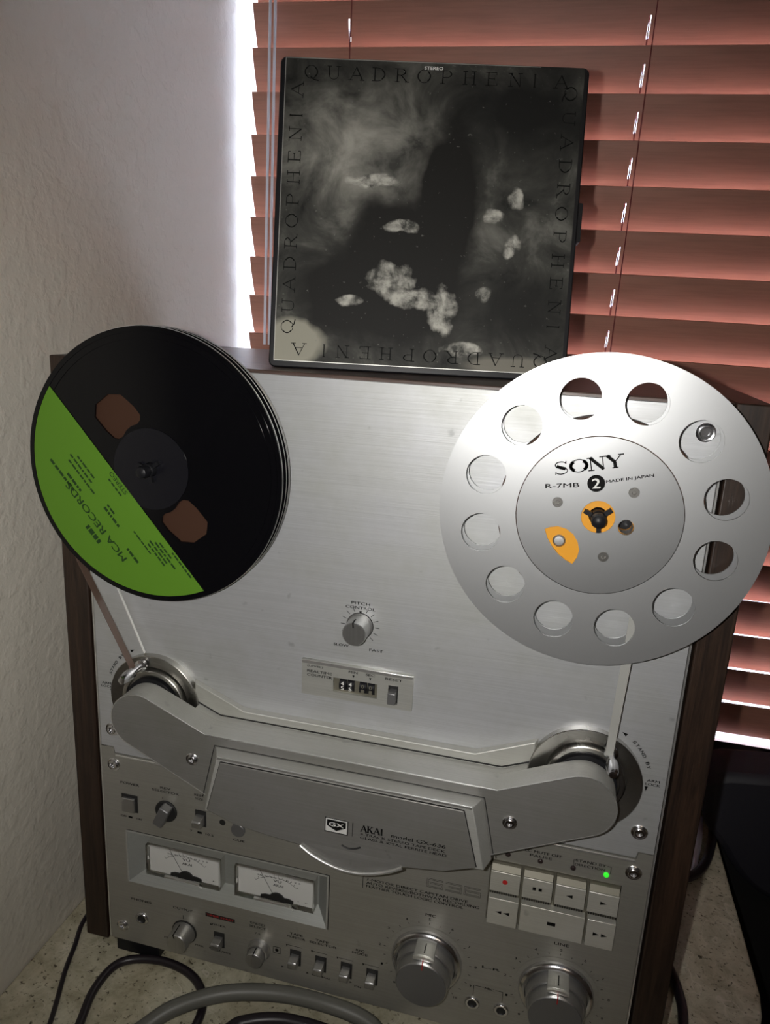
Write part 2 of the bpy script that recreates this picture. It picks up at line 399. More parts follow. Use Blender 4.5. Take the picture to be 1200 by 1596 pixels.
def glyph(bm, ch, mtx, w, h, thick=0.15, thin=0.05):
    """serif letter; mtx maps local (x, y) mm -> world"""
    strokes, serifs = SERIF[ch]
    def quad(a, b, t_):
        a = Vector((a[0]*w/0.76, a[1]*h)); b = Vector((b[0]*w/0.76, b[1]*h)); d = (b-a)
        if d.length < 1e-6: return
        d.normalize(); n_ = Vector((-d.y, d.x))*t_/2*h; a = a-d*t_*0.1*h; b = b+d*t_*0.1*h
        vs = [bm.verts.new(mtx @ (Vector((p.x, p.y, 0))*S)) for p in (a+n_, a-n_, b-n_, b+n_)]
        bm.faces.new(vs)
    for pts, tk in strokes:
        for p, q in zip(pts, pts[1:]): quad(p, q, thick if tk else thin)
    for x_, y_ in serifs: quad((x_-0.13, y_), (x_+0.13, y_), thin*1.2)
def serif_text(bm, s, cx, cz, w, h, y, ang=0.0, gap=1.12, **kw):
    cell = w/len(s); lw = cell/gap
    R_ = Matrix.Translation(V(cx, y, cz)) @ Matrix.Rotation(-ang, 4, 'Y') @ Matrix.Rotation(PI/2, 4, 'X')
    for i, ch in enumerate(s):
        if ch == ' ': continue
        x_ = -w/2+i*cell+(cell-lw)/2
        glyph(bm, ch, R_ @ Matrix.Translation(Vector((x_, -h/2, 0))*S), lw*(0.5 if ch == 'I' else 1), h, **kw)

# ------------------------------------------------------------------ the room
WX = -256          # left wall
YB = 400           # plane of the blinds
def shell(name, bm, m): return tag(obj(name, bm, m, smooth=0), kind='structure')
shell('wall_left', box(B(), WX-120, WX, -2600, 600, -900, 1700), 'wall')
bm = B()   # window wall with its opening (X -256..600, Z 42..930)
plate(bm, [(WX, -900), (2400, -900), (2400, 1700), (WX, 1700)], [[(WX+0.5, 42), (600, 42), (600, 930), (WX+0.5, 930)]], 424, 560)
shell('wall_back', bm, 'wallback')
shell('wall_right', box(B(), 2400, 2500, -2600, 560, -900, 1700), 'wallback')
shell('wall_front', box(B(), WX-120, 2500, -2700, -2600, -900, 1700), 'wallback')
shell('floor', box(B(), WX-120, 2500, -2700, 600, -1000, -900), 'floor')
shell('ceiling', box(B(), WX-120, 2500, -2700, 600, 1700, 1800), 'ceiling')
shell('trim_1', box(B(), WX+0.5, 620, 384, 500, 28, 44), 'frame')           # window sill
bm = B(); plate(bm, [(WX+2, 44), (598, 44), (598, 928), (WX+2, 928)], [[(WX+30, 72), (160, 72), (160, 900), (WX+30, 900)], [(182, 72), (570, 72), (570, 900), (182, 900)]], 470, 505)
win = obj('window_1', bm, 'frame', smooth=0); tag(win, kind='structure')
for xa, xb in ((WX+26, 164), (178, 574)):
    pn = obj('pane', box(B(), xa, xb, 486, 489, 68, 904), 'glass', win, smooth=0)

# counter
bm = B(); prismz(bm, [(WX+0.5, -190), (190, -190), (250, -120), (306, 70), (313, 92), (316, 112), (316, 382), (WX+0.5, 382)], -34, 0)
ct = empty('countertop', (30, 100, -34), 'speckled tan stone counter in the corner that carries the tape deck', 'counter')
obj('slab', bm, 'stone', ct, bev=2)
obj('base_panel', box(B(), WX+0.5, 280, -100, 380, -898, -34.2), 'walnut', ct)

# ------------------------------------------------------------------ venetian blind
bl = empty('venetian_blind', (-244, 400, 481.7), 'salmon red venetian blind with wide closed slats covering the window', 'blind')
def slat_mesh():
    bm = B(); X = [-244, -144.2, -142.2, 146.0, 148.0, 520]
    Vv = [0, 6, 15, 34, 40, 45, 50]; ct_, st_ = math.cos(math.radians(66.5)), math.sin(math.radians(66.5))
    def P(x, v_, side):
        c_ = 3.0*(1-((v_-25)/25)**2)*0.6
        yy = v_*ct_ - (c_+side)*st_; zz = -v_*st_ - (c_+side)*ct_
        return bm.verts.new(V(x, yy, zz))
    layers = []
    for side in (1.1, -1.1): layers.append([[P(x, v_, side) for v_ in Vv] for x in X])
    nx, nv = len(X), len(Vv)
    cells = {(i, j) for i in range(nx-1) for j in range(nv-1)} - {(1, 2), (3, 2)}
    for (i, j) in cells:
        for L in layers: bm.faces.new((L[i][j], L[i+1][j], L[i+1][j+1], L[i][j+1]))
        for (di, dj, e0, e1) in ((-1, 0, (i, j), (i, j+1)), (1, 0, (i+1, j), (i+1, j+1)), (0, -1, (i, j), (i+1, j)), (0, 1, (i, j+1), (i+1, j+1))):
            if (i+di, j+dj) not in cells:
                a, b_ = layers; bm.faces.new((a[e0[0]][e0[1]], a[e1[0]][e1[1]], b_[e1[0]][e1[1]], b_[e0[0]][e0[1]]))
    return bm
s0 = None
for k in range(-9, 11):
    zt = 481.7+40.9*k
    if s0 is None:
        s0 = obj('slat', slat_mesh(), 'slat', bl, loc=(0, YB-8.5, zt))
    else:
        o = s0.copy(); COL.objects.link(o); o.location = V(0, YB-8.5, zt)-ORG[bl.name]
obj('bottom_rail', box(B(), -244, 520, YB-12, YB+12, 47.5, 58), 'slat', bl, bev=1.5)
obj('head_rail', box(B(), -248, 560, YB-26, YB+22, 905, 950), 'slat', bl, bev=1.5)
for x_ in (-143.2, 147.0):
    obj('lift_cord', tube(B(), [(x_, YB+1, 52), (x_, YB+1, 300), (x_, YB+1, 600), (x_, YB+1, 908)], 0.7, 6), 'cord', bl)
    for yy in (YB-12.2, YB+12):
        obj('ladder_cord', tube(B(), [(x_+4, yy, 56), (x_+4, yy, 300), (x_+4, yy, 600), (x_+4, yy, 908)], 0.55, 6), 'cord', bl)
for x_ in (-222.5, -217):
    obj('tilt_cord', tube(B(), [(x_, YB-17, 470), (x_, YB-17, 700), (x_, YB-17, 908)], 1.5, 8), 'whitecord', bl)

# the whole blind hangs a little askew to the deck, its right end farther back
bl.location = V(-244, 378.5, 487); bl.rotation_euler = (0, math.radians(0.6), math.radians(2.1))

# ------------------------------------------------------------------ tape deck
D = empty('tape_deck', (0, 117, 0), 'silver open-reel tape deck with dark walnut sides standing on the counter', 'tape deck')
for sx in (-1, 1):
    obj('side_panel', box(B(), *sorted((sx*220, sx*200.6)), -1, 234, 13.5, 477), 'walnut', D, bev=1.0)
obj('top_panel', box(B(), -200.5, 200.5, 1.5, 234, 463, 476.8), 'walnut_glare', D, bev=0.8)
bm = B(); box(bm, -200.4, 200.4, 12, 230, 14.5, 462.8)
obj('chassis', bm, 'dark', D)
for fx, fy in ((-196, 4), (160, 4), (-196, 200), (160, 200)):
    obj('foot', box(B(), fx, fx+38, fy, fy+24, 0, 14.3), 'blackp', D, bev=1)

# upper face plate, its lower edge stepping down in the middle
up_poly = [(-197.5, 191.8), (-187, 191.8), (-186, 187.2), (187, 187.2), (188, 191.8), (197.5, 191.8), (197.5, 474.6), (-197.5, 474.6)]
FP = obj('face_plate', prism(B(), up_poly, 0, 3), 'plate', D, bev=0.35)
# lower control plate with meter opening and button opening
MX0, MX1, MZ0, MZ1 = -179.5, -16.5, 74, 120.6
low_poly = [(-197.5, 16), (197.5, 16), (197.5, 191.2), (188.6, 191.2), (187.6, 186.4), (-186.6, 186.4), (-187.6, 191.2), (-197.5, 191.2)]
bm = B(); plate(bm, low_poly, [[(MX0, MZ0), (MX1, MZ0), (MX1, MZ1), (MX0, MZ1)], [(97.2, 116.2), (181.4, 116.2), (181.4, 164.6), (97.2, 164.6)]], 0, 3)
CP = obj('control_plate', bm, 'panel_shaded', D, smooth=0)
# bright bevel under the upper plate
bm = B(); box(bm, -185.5, 187, -1.2, 0, 184.2, 186.2)
obj('bevel_strip', bm, 'edge', CP, bev=0.5)
# thin bright flange lines along the outer edges of both plates
for sx in (-1, 1):
    a, b_ = sorted((sx*197.9, sx*199.0))
    obj('edge_trim', box(B(), a, b_, 0.4, 3, 16, 474.6), 'edge', D)

# ---- screws -----------------------------------------------------------------
def screw_mesh(r):
    bm = B(); lathe(bm, 0, 0, [(r, 0), (r, -0.5), (r*0.93, -0.8), (r*0.70, -0.35), (r*0.66, -0.35), (r*0.64, -1.6), (r*0.56, -1.9), (r*0.38, -1.9), (r*0.34, -0.4), (0, -0.4)], 36)
    return bm
sc0 = {}
def screw(parent, x_, z_, y_=0.0, r=5.2):
    if r not in sc0:
        s_ = obj('screw', screw_mesh(r), 'chrome', parent, loc=(x_, y_, z_)); sc0[r] = s_
    else:
        s_ = sc0[r].copy(); COL.objects.link(s_); s_.parent = parent; s_.location = V(x_, y_, z_)-root_origin(parent)
    return s_
for x_, z_ in ((-187.4, 206.5), (186.6, 206.3), (187.7, 460), (-187.7, 460)): screw(D, x_, z_)
for x_, z_ in ((-187.4, 176.8), (187, 176.1), (-186.6, 30), (186.6, 30)): screw(D, x_, z_)
for sx in (-1, 1): screw(D, sx*107, 215.6, -28.2, 4.6)

# ---- tension-arm discs and their guide pins ----------------------------------
for sx, px, pz in ((-1, -157, 266.5), (1, 162.3, 262.5)):
    cx, cz = sx*149, 239.3
    bm = lathe(B(), cx, cz, [(34.6, 0), (34.6, -4.8), (34.2, -5.2), (33.2, -5.0), (25.4, -3.2), (25.2, -0.5), (24.2, -0.5), (24.0, -6.6), (23.4, -7.0), (21.2, -7.0), (20.8, -5.0), (0, -5.0)], 96)
    dd = obj('tension_disc', bm, 'steel', D, smooth=25)
    obj('arm_collar', cyl(B(), cx, cz, 19.4, -5.1, -9.4, 64), 'blackp', dd)
    # guide pin: base, post, cone tip
    bm = B(); lathe(bm, px, pz, [(4.3, -5), (4.3, -8), (2.6, -8.8), (2.2, -10.5), (2.2, -17.5), (3.6, -18.5), (3.9, -22), (3.2, -29), (2.3, -31), (0, -31.4)], 28)
    obj('guide_pin', bm, 'chrome', dd, smooth=30)

# ---- raised collar round the head housing -------------------------------------
bm = B()
prism(bm, [(-117, 258.2), (-80.5, 242.6), (80.5, 242.6), (117, 258.2), (117, 200), (-117, 200)][::-1], -3.6, 0, [(-119, 260), (-81, 244.6), (81, 244.6), (119, 260), (119, 198), (-119, 198)][::-1])
obj('housing_collar', bm, 'edge' if False else 'bezel', D, bev=0.4)

# ---- head housing: centre block plus two rounded lobes -------------------------
def lobe(sx, r=20.0, cx=148.0, cz=236.0, inset=0.0):
    a0 = math.radians(295.5-360); a1 = math.radians(113.6)
    p = [(sx*(cx+(r-inset)*math.cos(a0+(a1-a0)*i/30)), cz+(r-inset)*math.sin(a0+(a1-a0)*i/30)) for i in range(31)]
    return p
front = [(98, 190)]+lobe(1)+[(98, 236), (-98, 236)]+lobe(-1)[::-1]+[(-98, 190)]
bm = B(); prism(bm, front, -27.6, -9.5)
HB = obj('head_housing', bm, 'cover', D, smooth=30, bev=0.3)
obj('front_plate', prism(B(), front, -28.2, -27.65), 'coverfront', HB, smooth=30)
zt_, zb_ = 236+16*0.436, 190+16*0.478
bm = B(); prism(bm, [(-98, 190), (98, 190), (114, zb_), (114, zt_), (98, 236), (-98, 236), (-114, zt_), (-114, zb_)], -9.55, -3)
obj('housing_body', bm, 'cover', HB, smooth=30)
# dark joint between the collar and the housing
# fine bright line along the lower outline
def outline(bm, pts, w_, y0, y1):
    for p, q in zip(pts, pts[1:]):
        d = Vector((q[0]-p[0], q[1]-p[1])).normalized(); n_ = Vector((-d.y, d.x))*w_/2
        prism(bm, [(p[0]+n_.x, p[1]+n_.y), (p[0]-n_.x, p[1]-n_.y), (q[0]-n_.x, q[1]-n_.y), (q[0]+n_.x, q[1]+n_.y)], y0, y1)
bm = B(); outline(bm, [(-116, zt_+1.6), (-98, 237.0), (98, 237.0), (116, zt_+1.6)], 1.1, -3.75, -3.55)
obj('joint_line', bm, 'dark', HB, smooth=0)
bm = B(); outline(bm, [(-99.6, 188), (-90.4, 229.4), (90.4, 229.4), (99.6, 188)], 0.6, -28.3, -28.15)
obj('cover_gap', bm, 'dark', HB, smooth=0)
bm = B(); outline(bm, front+[front[0]], 0.6, -28.35, -27.8)
obj('edge_line', bm, 'edge', HB, smooth=0)

# ---- head cover (hinged flap) ---------------------------------------------------
bm = B(); prism(bm, [(-92.6, 186.5), (94.6, 186.5), (84.6, 229), (-83.2, 229)], -39.5, -28, [(-98.5, 186.5), (98.5, 186.5), (89.5, 228.6), (-89.5, 228.6)])
HC = obj('head_cover', bm, 'cover', D, smooth=20, bev=0.5)
bm = B(); outline(bm, [(-83.4, 228.3), (84.4, 228.3)], 1.6, -39.8, -38.6)
obj('worn_edge', bm, 'edge', HC, smooth=0, bev=0.3)
face = [(-90.4, 188), (-70, 181.5), (-48, 178.6), (-24, 176.8), (44, 176.8), (70, 180.5), (90, 188), (79.6, 226), (-80.6, 226)]
bm = B(); outline(bm, [face[0], face[-1], face[-2], face[-3]], 0.9, -39.62, -39.5)
obj('panel_gap', bm, 'dark', HC, smooth=0)
bm = B(); prism(bm, face, -40.6, -39.6)
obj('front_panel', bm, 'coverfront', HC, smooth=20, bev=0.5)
# curved bright lip of the finger grip
bm = B(); gr, gb = [], []
N = 24
for i in range(N+1):
    t_ = i/N; x_ = -24+68*t_; dip = math.sin(PI*t_)
    zz = 177.5-9.5*dip**0.8; 
    gr.append(((x_, -40.5-2.5*dip, zz), (x_, -39.2-1.6*dip, zz-1.6-1.4*dip), (x_, -39, 178.0-2.0*dip), (x_, -40.7, 180.2)))
rows = [[bm.verts.new(V(*p)) for p in r_] for r_ in gr]
for a, b_ in zip(rows, rows[1:]):
    for k in range(4): bm.faces.new((a[k], a[(k+1) % 4], b_[(k+1) % 4], b_[k]))
bm.faces.new(rows[0]); bm.faces.new(rows[-1][::-1])
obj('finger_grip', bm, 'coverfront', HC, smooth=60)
bm = B(); tube(bm, [(-24+68*i/12, -41.0-2.6*math.sin(PI*i/12), 177.0-9.6*math.sin(PI*i/12)**0.8) for i in range(13)], 1.25, 8)
obj('grip_edge', bm, 'edge', HC, smooth=60)
bm = B(); tube(bm, [(4, -40.9, 184.0), (8, -40.9, 182.6), (12, -40.9, 183.0), (16.5, -40.9, 185.2)], 0.55, 6)
obj('grip_mark', bm, 'dark', HC, smooth=60)
# badge
bm = B(); box(bm, -7.4, 7.6, -41.0, -40.5, 192.2, 202.4)
bg_ = obj('badge', bm, 'mface', HC, smooth=0)
bm = B(); yk = -41.05
plate(bm, [(-7.7, 191.9), (7.9, 191.9), (7.9, 202.7), (-7.7, 202.7)], [[(-7.1, 192.5), (7.3, 192.5), (7.3, 202.1), (-7.1, 202.1)]], yk-0.06, yk)
prism(bm, [(-6.2, 196.8), (0.1, 193.6), (6.4, 196.8), (6.4, 201.2), (-6.2, 201.2)], yk-0.06, yk)
obj('badge_emblem', bm, 'print', HC, smooth=0)
bm = B(); txt(bm, 'GX', 0.1, 198.2, 9.8, 2.7, yk-0.12)
obj('badge_letters', bm, 'printwhite', HC, smooth=0)
bm = B(); Y = -40.75
serif_text(bm, 'AKAI', 24.3, 199.4, 17.0, 4.5, Y, thick=0.24, thin=0.10)
box(bm, 10.6, 11.0, Y, Y+0.05, 192.0, 202)
txt(bm, 'model GX-636', 53.2, 198.6, 34.5, 2.5, Y)
txt(bm, '4-TRACK STEREO TAPE DECK', 43.1, 195.2, 54.5, 1.8, Y)
txt(bm, "GLASS & X'TAL FERRITE HEAD", 43.7, 192.5, 55.4, 1.8, Y)
obj('lettering', bm, 'print', HC, smooth=0)

# ---- meters -----------------------------------------------------------------------
bm = B(); RD = 11   # recess with sloping walls
o_ = [(MX0, MZ0), (MX1, MZ0), (MX1, MZ1), (MX0, MZ1)]; i_ = [(-166.2, 83.2), (-26.4, 83.2), (-26.4, 112), (-166.2, 112)]
ov = [bm.verts.new(V(x, 0, z)) for x, z in o_]; iv = [bm.verts.new(V(x, RD, z)) for x, z in i_]
for k in range(4): bm.faces.new((ov[k], ov[(k+1) % 4], iv[(k+1) % 4], iv[k]))
bm.faces.new(iv)
MB_ = obj('meter_bezel', bm, 'bezeldark', D, smooth=0)
bm = B(); outline(bm, [(MX0, MZ0), (MX0, MZ1), (MX1, MZ1), (MX1, MZ0)], 1.0, -0.5, 0.4)
obj('bezel_line', bm, 'cover', MB_, smooth=0)
bm = B(); outline(bm, [(MX0, MZ1+0.9), (MX1+1.2, MZ1+0.9), (MX1+1.2, MZ0)], 0.6, -0.08, 0.05)
obj('shadow_gap', bm, 'dark', MB_, smooth=0)
for mx0, mx1 in ((-164.5, -102.5), (-90.2, -27.6)):
    c_ = (mx0+mx1)/2; z0, z1 = 83.8, 110
    mt = obj('level_meter', prism(B(), [(mx0, z0), (mx1, z0), (mx1, z1), (mx0, z1)], RD-6.5, RD-0.2), 'bezel', D, smooth=0)
    obj('dial_card', box(B(), mx0+2.0, mx1-0.9, RD-6.9, RD-6.55, z0+1.8, z1-0.6), 'mface', mt, smooth=0)
    fy = RD-7.0
    bm = B()
    outline(bm, [(c_+1+46*math.cos(a)*0.62, z0-10+0.98*32*math.sin(a)+0) for a in [math.radians(125-70*i/20) for i in range(21)]], 0.25, fy, fy+0.03)
    for i in range(12):
        a = math.radians(125-70*i/11); c1, s1 = math.cos(a), math.sin(a)
        outline(bm, [(c_+1+28.5*c1, z0-10+31.4*s1), (c_+1+30.3*c1, z0-10+33.0*s1)], 0.3, fy, fy+0.03)
    txt(bm, '20 10 7 5 3 1 0 1 2 3', c_+3, z1-5.4, 34, 1.2, fy)
    txt(bm, 'VU', c_+2.0, z0+19.6-1.2, 6.4, 2.2, fy)
    txt(bm, 'AKAI', c_+2.6, z0+16.1-1.4, 8.0, 2.1, fy)
    txt(bm, '-  +', c_+22, z0+5.0, 8, 1.0, fy)
    outline(bm, [(c_+1.0, z0+3), (c_-11.5, z1-1.2)], 0.35, fy-0.6, fy-0.5)
    obj('dial_print', bm, 'print', mt, smooth=0)
    bm = B()
    prism(bm, ring(c_+2, z0+2, 6.6, 20, 0, PI, False), fy-1.4, fy-0.1)
    prism(bm, [(c_-11, z0+2), (c_+15, z0+2), (c_+15, z0+4.2), (c_+11.5, z0+5.4), (c_-7.5, z0+5.4), (c_-11, z0+4.2)], fy-1.0, fy-0.1)
    obj('needle_pivot', bm, 'dark', mt, smooth=0)
    # clear moulded frame round the card
    bm = B(); plate(bm, [(mx0, z0), (mx1, z0), (mx1, z1), (mx0, z1)], [[(mx0+1.6, z0+1.4), (mx1-0.7, z0+1.4), (mx1-0.7, z1-0.5), (mx0+1.6, z1-0.5)]], RD-9.8, RD-6.6)
    obj('clear_frame', bm, 'clear', mt, smooth=0)
    # loose strip of light foam along the lower edge
    bm = B(); prism(bm, [(c_-16, z0-0.6), (c_+13, z0-0.8), (c_+15.5, z0-2.6), (c_+12.5, z0+1.2), (c_-16, z0+1.0)], RD-9.3, RD-7.2)
    obj('foam_strip', bm, 'mface', mt, smooth=0)

# ---- knobs ---------------------------------------------------------------------------
def pointer(bm, cx, cz, r0, r1, y0, y1, w_=0.8, ang=PI/2):
    """thin raised line along the side or face of a knob"""
    c1, s1 = math.cos(ang), math.sin(ang); n_ = (-s1*w_/2, c1*w_/2)
    prism(bm, [(cx+c1*r0+n_[0], cz+s1*r0+n_[1]), (cx+c1*r0-n_[0], cz+s1*r0-n_[1]), (cx+c1*r1-n_[0], cz+s1*r1-n_[1]), (cx+c1*r1+n_[0], cz+s1*r1+n_[1])], y0, y1)
# pitch control
kx, kz = -1, 318
k1 = obj('pitch_knob', lathe(B(), kx, kz, [(8.6, 0), (8.6, -0.8), (8.0, -0.9), (7.8, -14.2), (7.3, -15), (0, -15)], 64), 'knob', D, smooth=30)
obj('knob_well', cyl(B(), kx, kz, 9.0, -0.6, 0.0, 48), 'dark', k1)
bm = B(); pointer(bm, kx, kz, 4.5, 8.05, -15.1, -9, 0.8, math.radians(95)); obj('pointer_line', bm, 'print', k1)
# output knob
kx, kz = -132, 39.2
k2 = obj('output_knob', lathe(B(), kx, kz, [(9.6, 0), (9.4, -1.6), (8.7, -1.8), (8.5, -12.6), (8.0, -13.4), (0, -13.4)], 64), 'knob', D, smooth=30)
obj('knob_well', cyl(B(), kx, kz, 10.3, -0.8, 0.0, 48), 'dark', k2)
bm = B(); pointer(bm, kx, kz, 5.5, 8.75, -13.5, -2.5, 0.8, math.radians(106)); obj('pointer_line', bm, 'print', k2)
# speed knob
kx, kz = -69, 41.2
k3 = obj('speed_knob', lathe(B(), kx, kz, [(9.2, 0), (9.2, -1.6), (8.4, -2.2), (8.0, -5.4), (7.0, -5.8), (6.6, -5.2), (6.6, -11.6), (6.2, -12.2), (0, -12.2)], 64), 'knob', D, smooth=30)
bm = B(); pointer(bm, kx, kz, 4.0, 6.85, -12.3, -6, 0.7); obj('pointer_line', bm, 'print', k3)
# reverse-mode selector with bar grip
kx, kz = -144.6, 146
k4 = obj('selector_knob', lathe(B(), kx, kz, [(8.8, 0), (8.8, -1.2), (8.2, -1.6), (0, -1.6)], 56), 'dark', D, smooth=30)
bm = B(); a = math.radians(58)
def rot(p, an): return (kx+p[0]*math.cos(an)-p[1]*math.sin(an), kz+p[0]*math.sin(an)+p[1]*math.cos(an))
prism(bm, [rot(p, math.radians(-24)) for p in ((-3.9, -8.2), (3.9, -8.2), (3.9, 8.2), (-3.9, 8.2))], -9.5, -1.6)
obj('bar_grip', bm, 'knobface', k4, bev=1.0)
# level knobs: chrome ring, outer knob with window tab, inner knob
for kx, kz in ((59.2, 69.2), (149.6, 69.2)):
    k = obj('level_knob', lathe(B(), kx, kz, [(25.4, 0), (25.4, -2.0), (24.6, -3.8), (22.8, -4.8), (21.2, -4.4), (20.6, -2.8), (0, -2.8)], 96), 'chrome', D, smooth=40)
    obj('scale_ring', lathe(B(), kx, kz, [(28.6, -0.25), (28.6, -0.35), (25.5, -0.6), (25.5, -0.1)], 72), 'panel_shaded', k)
    obj('outer_knob', lathe(B(), kx, kz, [(20.4, -2.9), (20.1, -12.4), (19.4, -13), (18.9, -12.6), (0, -12.6)], 96), 'knob', k, smooth=30)
    ik = obj('inner_knob', lathe(B(), kx, kz, [(18.3, -12.8), (18.0, -21.4), (17.5, -22.0)], 96), 'knob', k, smooth=30)
    obj('knob_cap', lathe(B(), kx, kz, [(17.5, -22.0), (17.2, -22.3), (0, -22.3)], 96), 'knobface', ik, smooth=30)
    bm = B(); prism(bm, [(kx-7.2, kz+17.2), (kx+7.2, kz+17.2), (kx+7.2, kz+20.2), (kx+3.4, kz+21.6), (kx-3.4, kz+21.6), (kx-7.2, kz+20.2)], -18.2, -4)
    tb = obj('window_tab', bm, 'bezel', k, bev=0.5)
    bm = B(); prism(bm, [(kx-7.2, kz+18.4), (kx+7.2, kz+18.4), (kx+7.2, kz+20.0), (kx+3.4, kz+21.4), (kx-3.4, kz+21.4), (kx-7.2, kz+20.0)], -19.8, -18.2)
    obj('tab_lip', bm, 'edge', k)
    bm = B(); pointer(bm, kx, kz, 20, 21.9, -16.0, -8.0, 0.7); obj('tab_line', bm, 'print', k)
    bm = B(); pointer(bm, kx, kz, 13.0, 18.5, -22.45, -17.6, 0.7); obj('pointer_line', bm, 'printred', k)

# ---- switches, push button ------------------------------------------------------------
def toggle(name, x_, z_, w_=6.6, up_=True):
    s_ = obj(name, box(B(), x_-w_/2-0.9, x_+w_/2+1.2, -0.5, 0.4, z_-6.6, z_+6.8), 'dark', D, smooth=0)
    bm = B(); zt = z_+3.4
    # lever: wedge rising from the slot
    prof = [(0.0, zt), (-7.6, zt-0.6), (-8.6, zt-1.8), (-8.0, zt-6.6), (0.0, zt-8.6)]
    a = [bm.verts.new(V(x_-w_/2, y, z)) for y, z in prof]; b_ = [bm.verts.new(V(x_+w_/2, y, z)) for y, z in prof]
    bm.faces.new(a); bm.faces.new(b_[::-1])
    for i in range(5): bm.faces.new((a[i], b_[i], b_[(i+1) % 5], a[(i+1) % 5]))
    obj('lever', bm, 'knob', s_, bev=0.4)
for x_, z_ in ((-102.6, 40), (-40, 41.5), (-20, 41.5), (0, 41.8), (19.8, 41.8), (-116.6, 146)): toggle('toggle_switch', x_, z_)
pb = obj('power_button', box(B(), -182, -168.6, -0.5, 0.4, 138.6, 153.2), 'dark', D, smooth=0)
obj('button_cap', box(B(), -181, -170.4, -2.6, 0, 139.2, 151), 'knob', pb, bev=0.6)
bm = lathe(B(), -86.2, 143.6, [(5.4, 0), (5.4, -1.6), (5.0, -2.0), (0, -2.0)], 36)
obj('cue_button', bm, 'knobface', D)
obj('plug_hole', cyl(B(), -99, 146.5, 2.4, -0.15, 0.2, 24), 'dark', D)
# jacks
for x_, z_, r in ((-168.8, 41.5, 4.8), (94.1, 42, 4.6), (114.6, 42, 4.6)):
    j = obj('jack', lathe(B(), x_, z_, [(r+0.8, 0), (r+0.8, -0.8), (r, -1.5), (r-1.3, -1.3), (r-1.6, 0), (r-1.6, 0.3)], 36), 'chrome', D, smooth=50)
    obj('jack_hole', cyl(B(), x_, z_, r-1.5, -0.5, 0.2, 32), 'dark', j)

# ---- real time counter ---------------------------------------------------------------
bm = B(); plate(bm, [(-39, 264.4), (36.8, 264.4), (36.8, 289.6), (-39, 289.6)], [[(-17, 269.4), (13.2, 269.4), (13.2, 279.8), (-17, 279.8)], [(20.6, 267.6), (27.2, 267.6), (27.2, 280.6), (20.6, 280.6)]], -2.6, 0)
ctr = obj('counter_panel', bm, 'bezel', D, smooth=0)
obj('counter_top_edge', prism(B(), [(-39, 287.0), (36.8, 287.0), (36.8, 289.6), (-39, 289.6)], -3.2, -2.6), 'edge', ctr, bev=0.5)
obj('counter_well', box(B(), -17.2, 13.4, -0.6, 0.2, 269.2, 280), 'bezelbrown', ctr, smooth=0)
for i, (x0, ch, sh) in enumerate(((-12.8, '4', '5'), (-7.4, '4', '5'), (1.0, '0', '1'), (6.4, '0', '1'))):
    bm = B(); n = 14
    ax = 273.6+1.2
    # wheel turned about an axis along X
    rowa, rowb = [], []
    for q in range(n):
        a = 2*PI*q/n
        rowa.append(bm.verts.new(V(x0, 1.4+3.4*math.cos(a)-1.2, ax+4.2*math.sin(a)))); rowb.append(bm.verts.new(V(x0+4.8, 1.4+3.4*math.cos(a)-1.2, ax+4.2*math.sin(a))))
    for q in range(n): bm.faces.new((rowa[q], rowa[(q+1) % n], rowb[(q+1) % n], rowb[q]))
    bm.faces.new(rowa); bm.faces.new(rowb[::-1])
    w_ = obj('number_wheel', bm, 'blackp', ctr)
    bm = B(); txt(bm, ch, x0+2.4, ax+1.9, 2.0, 2.6, -3.3); txt(bm, sh, x0+2.4, ax-1.5, 2.0, 2.6, -3.3)
    obj('numeral', bm, 'printwhite' if i < 2 else 'bezelbrown', ctr, smooth=0)
rs = obj('reset_button', box(B(), 21.2, 26.4, -7.6, 0, 269.4, 277.4), 'knobface', ctr, bev=0.5)
obj('button_slot', box(B(), 20.4, 27.4, -0.6, 0.2, 267.4, 280.8), 'dark', ctr, smooth=0)
bm = B(); Y = -2.75
txt(bm, '(LEVEL)', -29.8, 285.4, 11, 1.6, Y); txt(bm, 'REALTIME', -26.6, 281.8, 17.4, 1.8, Y); txt(bm, 'COUNTER', -26.5, 279.0, 17.4, 1.8, Y)
txt(bm, 'MIN', -3.5, 285.6, 6, 1.7, Y); txt(bm, 'SEC', 8.1, 285.6, 6.2, 1.7, Y); txt(bm, 'RESET', 24.0, 285.0, 11.4, 1.7, Y)
for x_ in (-3.2, 8.2): prism(bm, [(x_-0.8, 283.6), (x_+0.8, 283.6), (x_, 281.6)], Y, Y+0.05)
obj('lettering', bm, 'print', ctr, smooth=0)

# ---- lettering on the upper plate ------------------------------------------------------
bm = B(); Y = -0.12
txt(bm, 'PITCH', -1.1, 333.4, 12.4, 1.9, Y); txt(bm, 'CONTROL', -1.2, 330.3, 19.7, 1.9, Y)
txt(bm, 'SLOW', -13.2, 302.6, 10.4, 1.8, Y); txt(bm, 'FAST', 10.6, 302.2, 9.2, 1.8, Y)
for i in range(13):
    a = math.radians(225-270*i/12)
    if i == 6: prism(bm, [(-1.9, 328), (-0.1, 328), (-1, 324.2)], Y, Y+0.05)
    else: outline(bm, [(-1+10*math.cos(a), 318+10*math.sin(a)), (-1+13*math.cos(a), 318+13*math.sin(a))], 0.35, Y, Y+0.05)
def arc_text(bm, s, cx, cz, r, a0, a1, h, y, wch=1.3):
    for i, ch in enumerate(s):
        a = math.radians(a0+(a1-a0)*i/(len(s)-1))
        if ch != ' ': txt(bm, ch, cx+r*math.cos(a), cz+r*math.sin(a), wch if ch != 'I' else wch*0.3, h, y, a-PI/2)
arc_text(bm, 'STAND BY', 149, 239.3, 39.5, 47, 20, 2.0, Y, 2.0)
